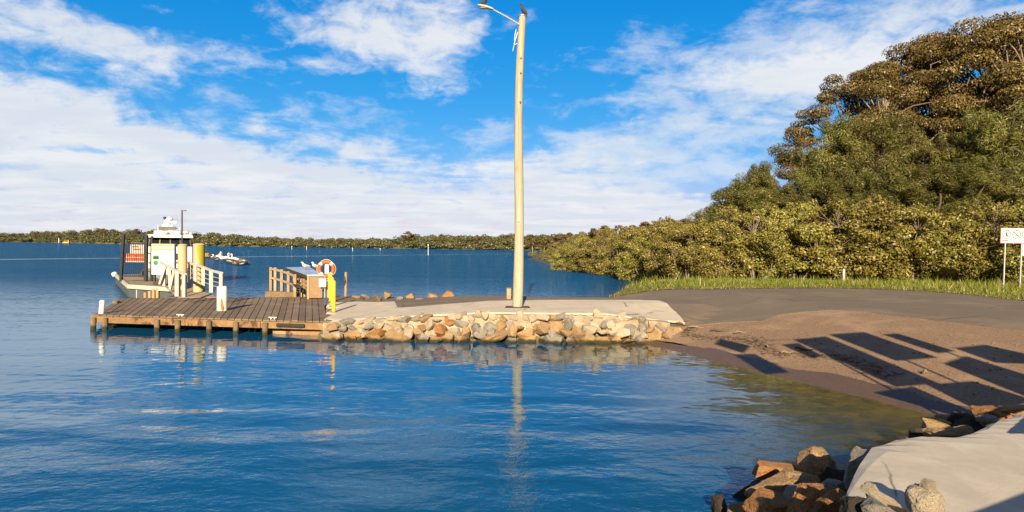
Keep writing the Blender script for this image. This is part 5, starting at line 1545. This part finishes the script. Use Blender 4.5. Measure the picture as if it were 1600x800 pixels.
for k, u in enumerate((.15, .40, .65, .88)):
    c = sp_(u, .58, -.016); R_ = .235
    b = MB(); b.tube([(c.x + R_ * math.cos(2 * math.pi * j / 24), c.y, c.z + R_ * math.sin(2 * math.pi * j / 24)) for j in range(25)], .022, 6, cap=False)
    b.bar((c.x - R_ * .7, c.y, c.z + R_ * .7), (c.x + R_ * .7, c.y, c.z - R_ * .7), .012, .035)
    b.build('prohibition_ring', mat('sign_ring_red', (.62, .12, .12), rough=.5), bd)
    b = MB()
    if k == 0: b.ell((c.x, c.y, c.z + .11), (.04, .008, .04)); b.box((c.x, c.y, c.z - .02), (.08, .012, .18)); b.bar((c.x, c.y, c.z - .1), (c.x + .06, c.y, c.z - .17), .012, .035)
    elif k == 1: b.bar((c.x - .15, c.y, c.z - .06), (c.x + .15, c.y, c.z - .06), .012, .03); b.bar((c.x - .1, c.y, c.z + .08), (c.x + .06, c.y, c.z - .04), .012, .035); b.ell((c.x - .12, c.y, c.z + .1), (.035, .008, .035))
    else: b.add([(c.x - .16, c.y, c.z - .02), (c.x + .16, c.y, c.z - .02), (c.x + .10, c.y, c.z - .11), (c.x - .10, c.y, c.z - .11)] + [(c.x - .16, c.y + .01, c.z - .02), (c.x + .16, c.y + .01, c.z - .02), (c.x + .10, c.y + .01, c.z - .11), (c.x - .10, c.y + .01, c.z - .11)], [(0, 1, 2, 3), (7, 6, 5, 4), (0, 4, 5, 1), (1, 5, 6, 2), (2, 6, 7, 3), (3, 7, 4, 0)])
    b.build('pictogram', M_INK, bd)
sub = plate(.58, 1.0, -.80, -.04, -.006, M_SW, 'lower_board', root)
for px, px2 in ((1571.5, 1567.5), (1597.5, 1593)):
    a, c = at_d(px, 358, sY + .06), at_d(px2, 458, sY + .06)
    b = MB(); b.tube([(c.x, c.y, zf1(c.x, c.y) - .2), a], .045, 10); b.build('post', M_GALV, root, True)
p = atz(1318, 442)
root = empty('marker_post', p, 'small grey marker post in front of the mangroves on the grass', 'marker post')
b = MB(); b.box(p + Vector((0, 0, .45)), (.14, .08, .95)); b.build('post', M_GALV, root, bevel=.01)
b = MB(); b.box(p + Vector((0, -.05, .75)), (.11, .012, .14)); b.build('reflector', M_WHITE, root)

# ------------------------------------------------------------------ debris on the ramp
grp = 'stranded driftwood on the ramp'
for px, py, ln_, rz, lab in [(1092, 513, .9, .1, 'pale driftwood stick by the concrete path corner'), (1125, 519, .7, -.3, 'dark stick among wrack below the road edge'), (1160, 521, .8, .5, 'thin stick on the ramp left of the long shadows'), (1198, 543, .35, 1.4, 'short upright stub of driftwood on the ramp'),
                             (1255, 548, .6, -.6, 'dark stick at the corner of the long shadow'), (1230, 553, .4, .2, 'short pale stick left of the long shadow'), (1446, 583, .5, .9, 'brown stick in the lit gap between shadows')]:
    p = atz(px, py); b = MB()
    pp = [p + Vector((math.cos(rz) * ln_ * (t - .5), math.sin(rz) * ln_ * (t - .5) + .05 * math.sin(9 * t), .05 + .03 * math.sin(7 * t))) for t in (0, .25, .5, .75, 1)]
    b.tube(pp, [.02, .035, .03, .026, .012], 7)
    tag(b.build('driftwood', M_DBARK if 'dark' in lab else mat('driftwood_bark', (.26, .19, .12), (.18, .12, .08), 6, rough=.95), None, True), lab, 'driftwood', grp)
n = 900
tt = RNG.uniform(-1, 8.5, n); ss = 2.1 + .35 * np.sin(tt * 1.7) + RNG.normal(0, .22, n)
X = 7.6 + .914 * ss - .405 * tt; Y = 16.2 + .405 * ss + .914 * tt
Z = zf(X, Y) + .035; an = RNG.uniform(0, 6.28, n); l_ = RNG.uniform(.03, .10, n); w_ = RNG.uniform(.008, .02, n)
V = np.empty((n, 4, 3)); cx_, sx_ = np.cos(an), np.sin(an)
V[:, 0] = np.stack([X - cx_ * l_, Y - sx_ * l_, Z], 1); V[:, 1] = np.stack([X + sx_ * w_, Y - cx_ * w_, Z + .012], 1); V[:, 2] = np.stack([X + cx_ * l_, Y + sx_ * l_, Z + .004], 1); V[:, 3] = np.stack([X - sx_ * w_, Y + cx_ * w_, Z + .01], 1)
me = bpy.data.meshes.new('debris'); me.from_pydata(V.reshape(-1, 3).tolist(), [], np.arange(4 * n).reshape(-1, 4).tolist()); me.materials.append(M_DBARK)
o = bpy.data.objects.new('debris', me); COL.objects.link(o); tag(o, 'scattered line of dark seaweed scraps across the boat ramp', 'debris', kind='stuff')

vs = MB()
for k in range(420):
    t_ = random.uniform(-3, 9); s_ = random.uniform(.5, 6.5) ** 1.0
    x = 7.6 + .914 * s_ - .405 * t_; y = 16.2 + .405 * s_ + .914 * t_
    if poly_sd(ramp_top + rx_ + [(14, 6)] + low, np.array([x]), np.array([y]))[0] < .1: continue
    r_ = random.choice((.012, .015, .02, .03)); z = zf1(x, y) + .015
    vs.ell((x, y, z + r_ * .3), (r_ * random.uniform(.8, 1.5), r_, r_ * .7), 6, 4)
o = vs.build('pebbles', mat('pebble_stone', (.22, .155, .10), (.14, .10, .065), 3, rough=.9, coords='World'), None, True); tag(o, 'loose pebbles strewn over the brown boat ramp', 'pebbles', kind='stuff')

# ------------------------------------------------------------------ unseen boards added beside the camera, shaped to cast the ramp shadows
tE = math.tan(rad(SUN_EL)) / math.cos(math.atan(SUN_AZ))
def ramp_pt(zx, zy):
    return atz(1000 + zx * .375, 440 + zy * .375, .3)
BY = 7.0
def src(zx, zy):
    p = ramp_pt(zx, zy); return Vector((p.x - SUN_AZ * (p.y - BY), BY, p.z + (p.y - BY) * tE))
root = empty('shadow_boards', (10, BY, 1.2), 'tall frame of timber boards out of view, added to shade the ramp', 'boards')
M_BRD = mat('board_timber', (.30, .22, .14), (.22, .16, .1), 2, rough=.85)
def qboard(pts_):
    q = [src(*p) for p in pts_]
    b = MB(); b.add(q + [p + Vector((0, .06, 0)) for p in q], [tuple(range(len(q))), tuple(range(2 * len(q) - 1, len(q) - 1, -1))] + [(i, len(q) + i, len(q) + (i + 1) % len(q), (i + 1) % len(q)) for i in range(len(q))]); b.build('board', M_BRD, root)
for P_ in ([(640, 245), (775, 230), (1245, 425), (1065, 440)], [(785, 222), (935, 212), (1240, 318), (1065, 332)], [(1010, 222), (1075, 218), (1310, 290), (1240, 300)], [(1310, 280), (1440, 265), (1640, 310), (1640, 345), (1480, 340)],
           [(1265, 345), (1360, 312), (1640, 400), (1640, 495)], [(1195, 432), (1390, 418), (1640, 496), (1640, 600), (1430, 552)], [(970, 466), (1140, 440), (1420, 560), (1640, 640), (1500, 640), (1300, 560)], [(310, 262), (335, 240), (460, 270), (430, 300)], [(385, 305), (480, 303), (620, 380), (520, 385)],
           [(590, 265), (660, 258), (760, 310), (720, 322)]):
    qboard(P_)
b = MB(); b.box((7.9, BY + .2, 6.0), (3.2, .02, .02)); b.build('beam', M_BRD, root)
for x0 in (8.65, 10.2, 11.5, 12.6, 14.0):
    b = MB(); zg = zf1(x0, BY + .2); b.box((x0, BY + .2, (zg + 5.0) / 2), (.07, .07, 5.0 - zg)); b.build('post', M_BRD, root)

root = empty('guard_rail', (5.5, 3.8, 1.3), 'low timber guard rail on the concrete apron just outside the view', 'railing')
ga, gb_ = Vector((3.55, 2.75, 2.2)), Vector((9.0, 5.6, 2.2))
b = MB(); b.bar(ga, gb_, .12, .16); b.build('rail', M_BRD, root)
for t in (.02, .35, .68, .98):
    q = ga.lerp(gb_, t); b = MB(); b.box((q.x, q.y, 1.7), (.12, .12, .85)); b.build('post', M_BRD, root)
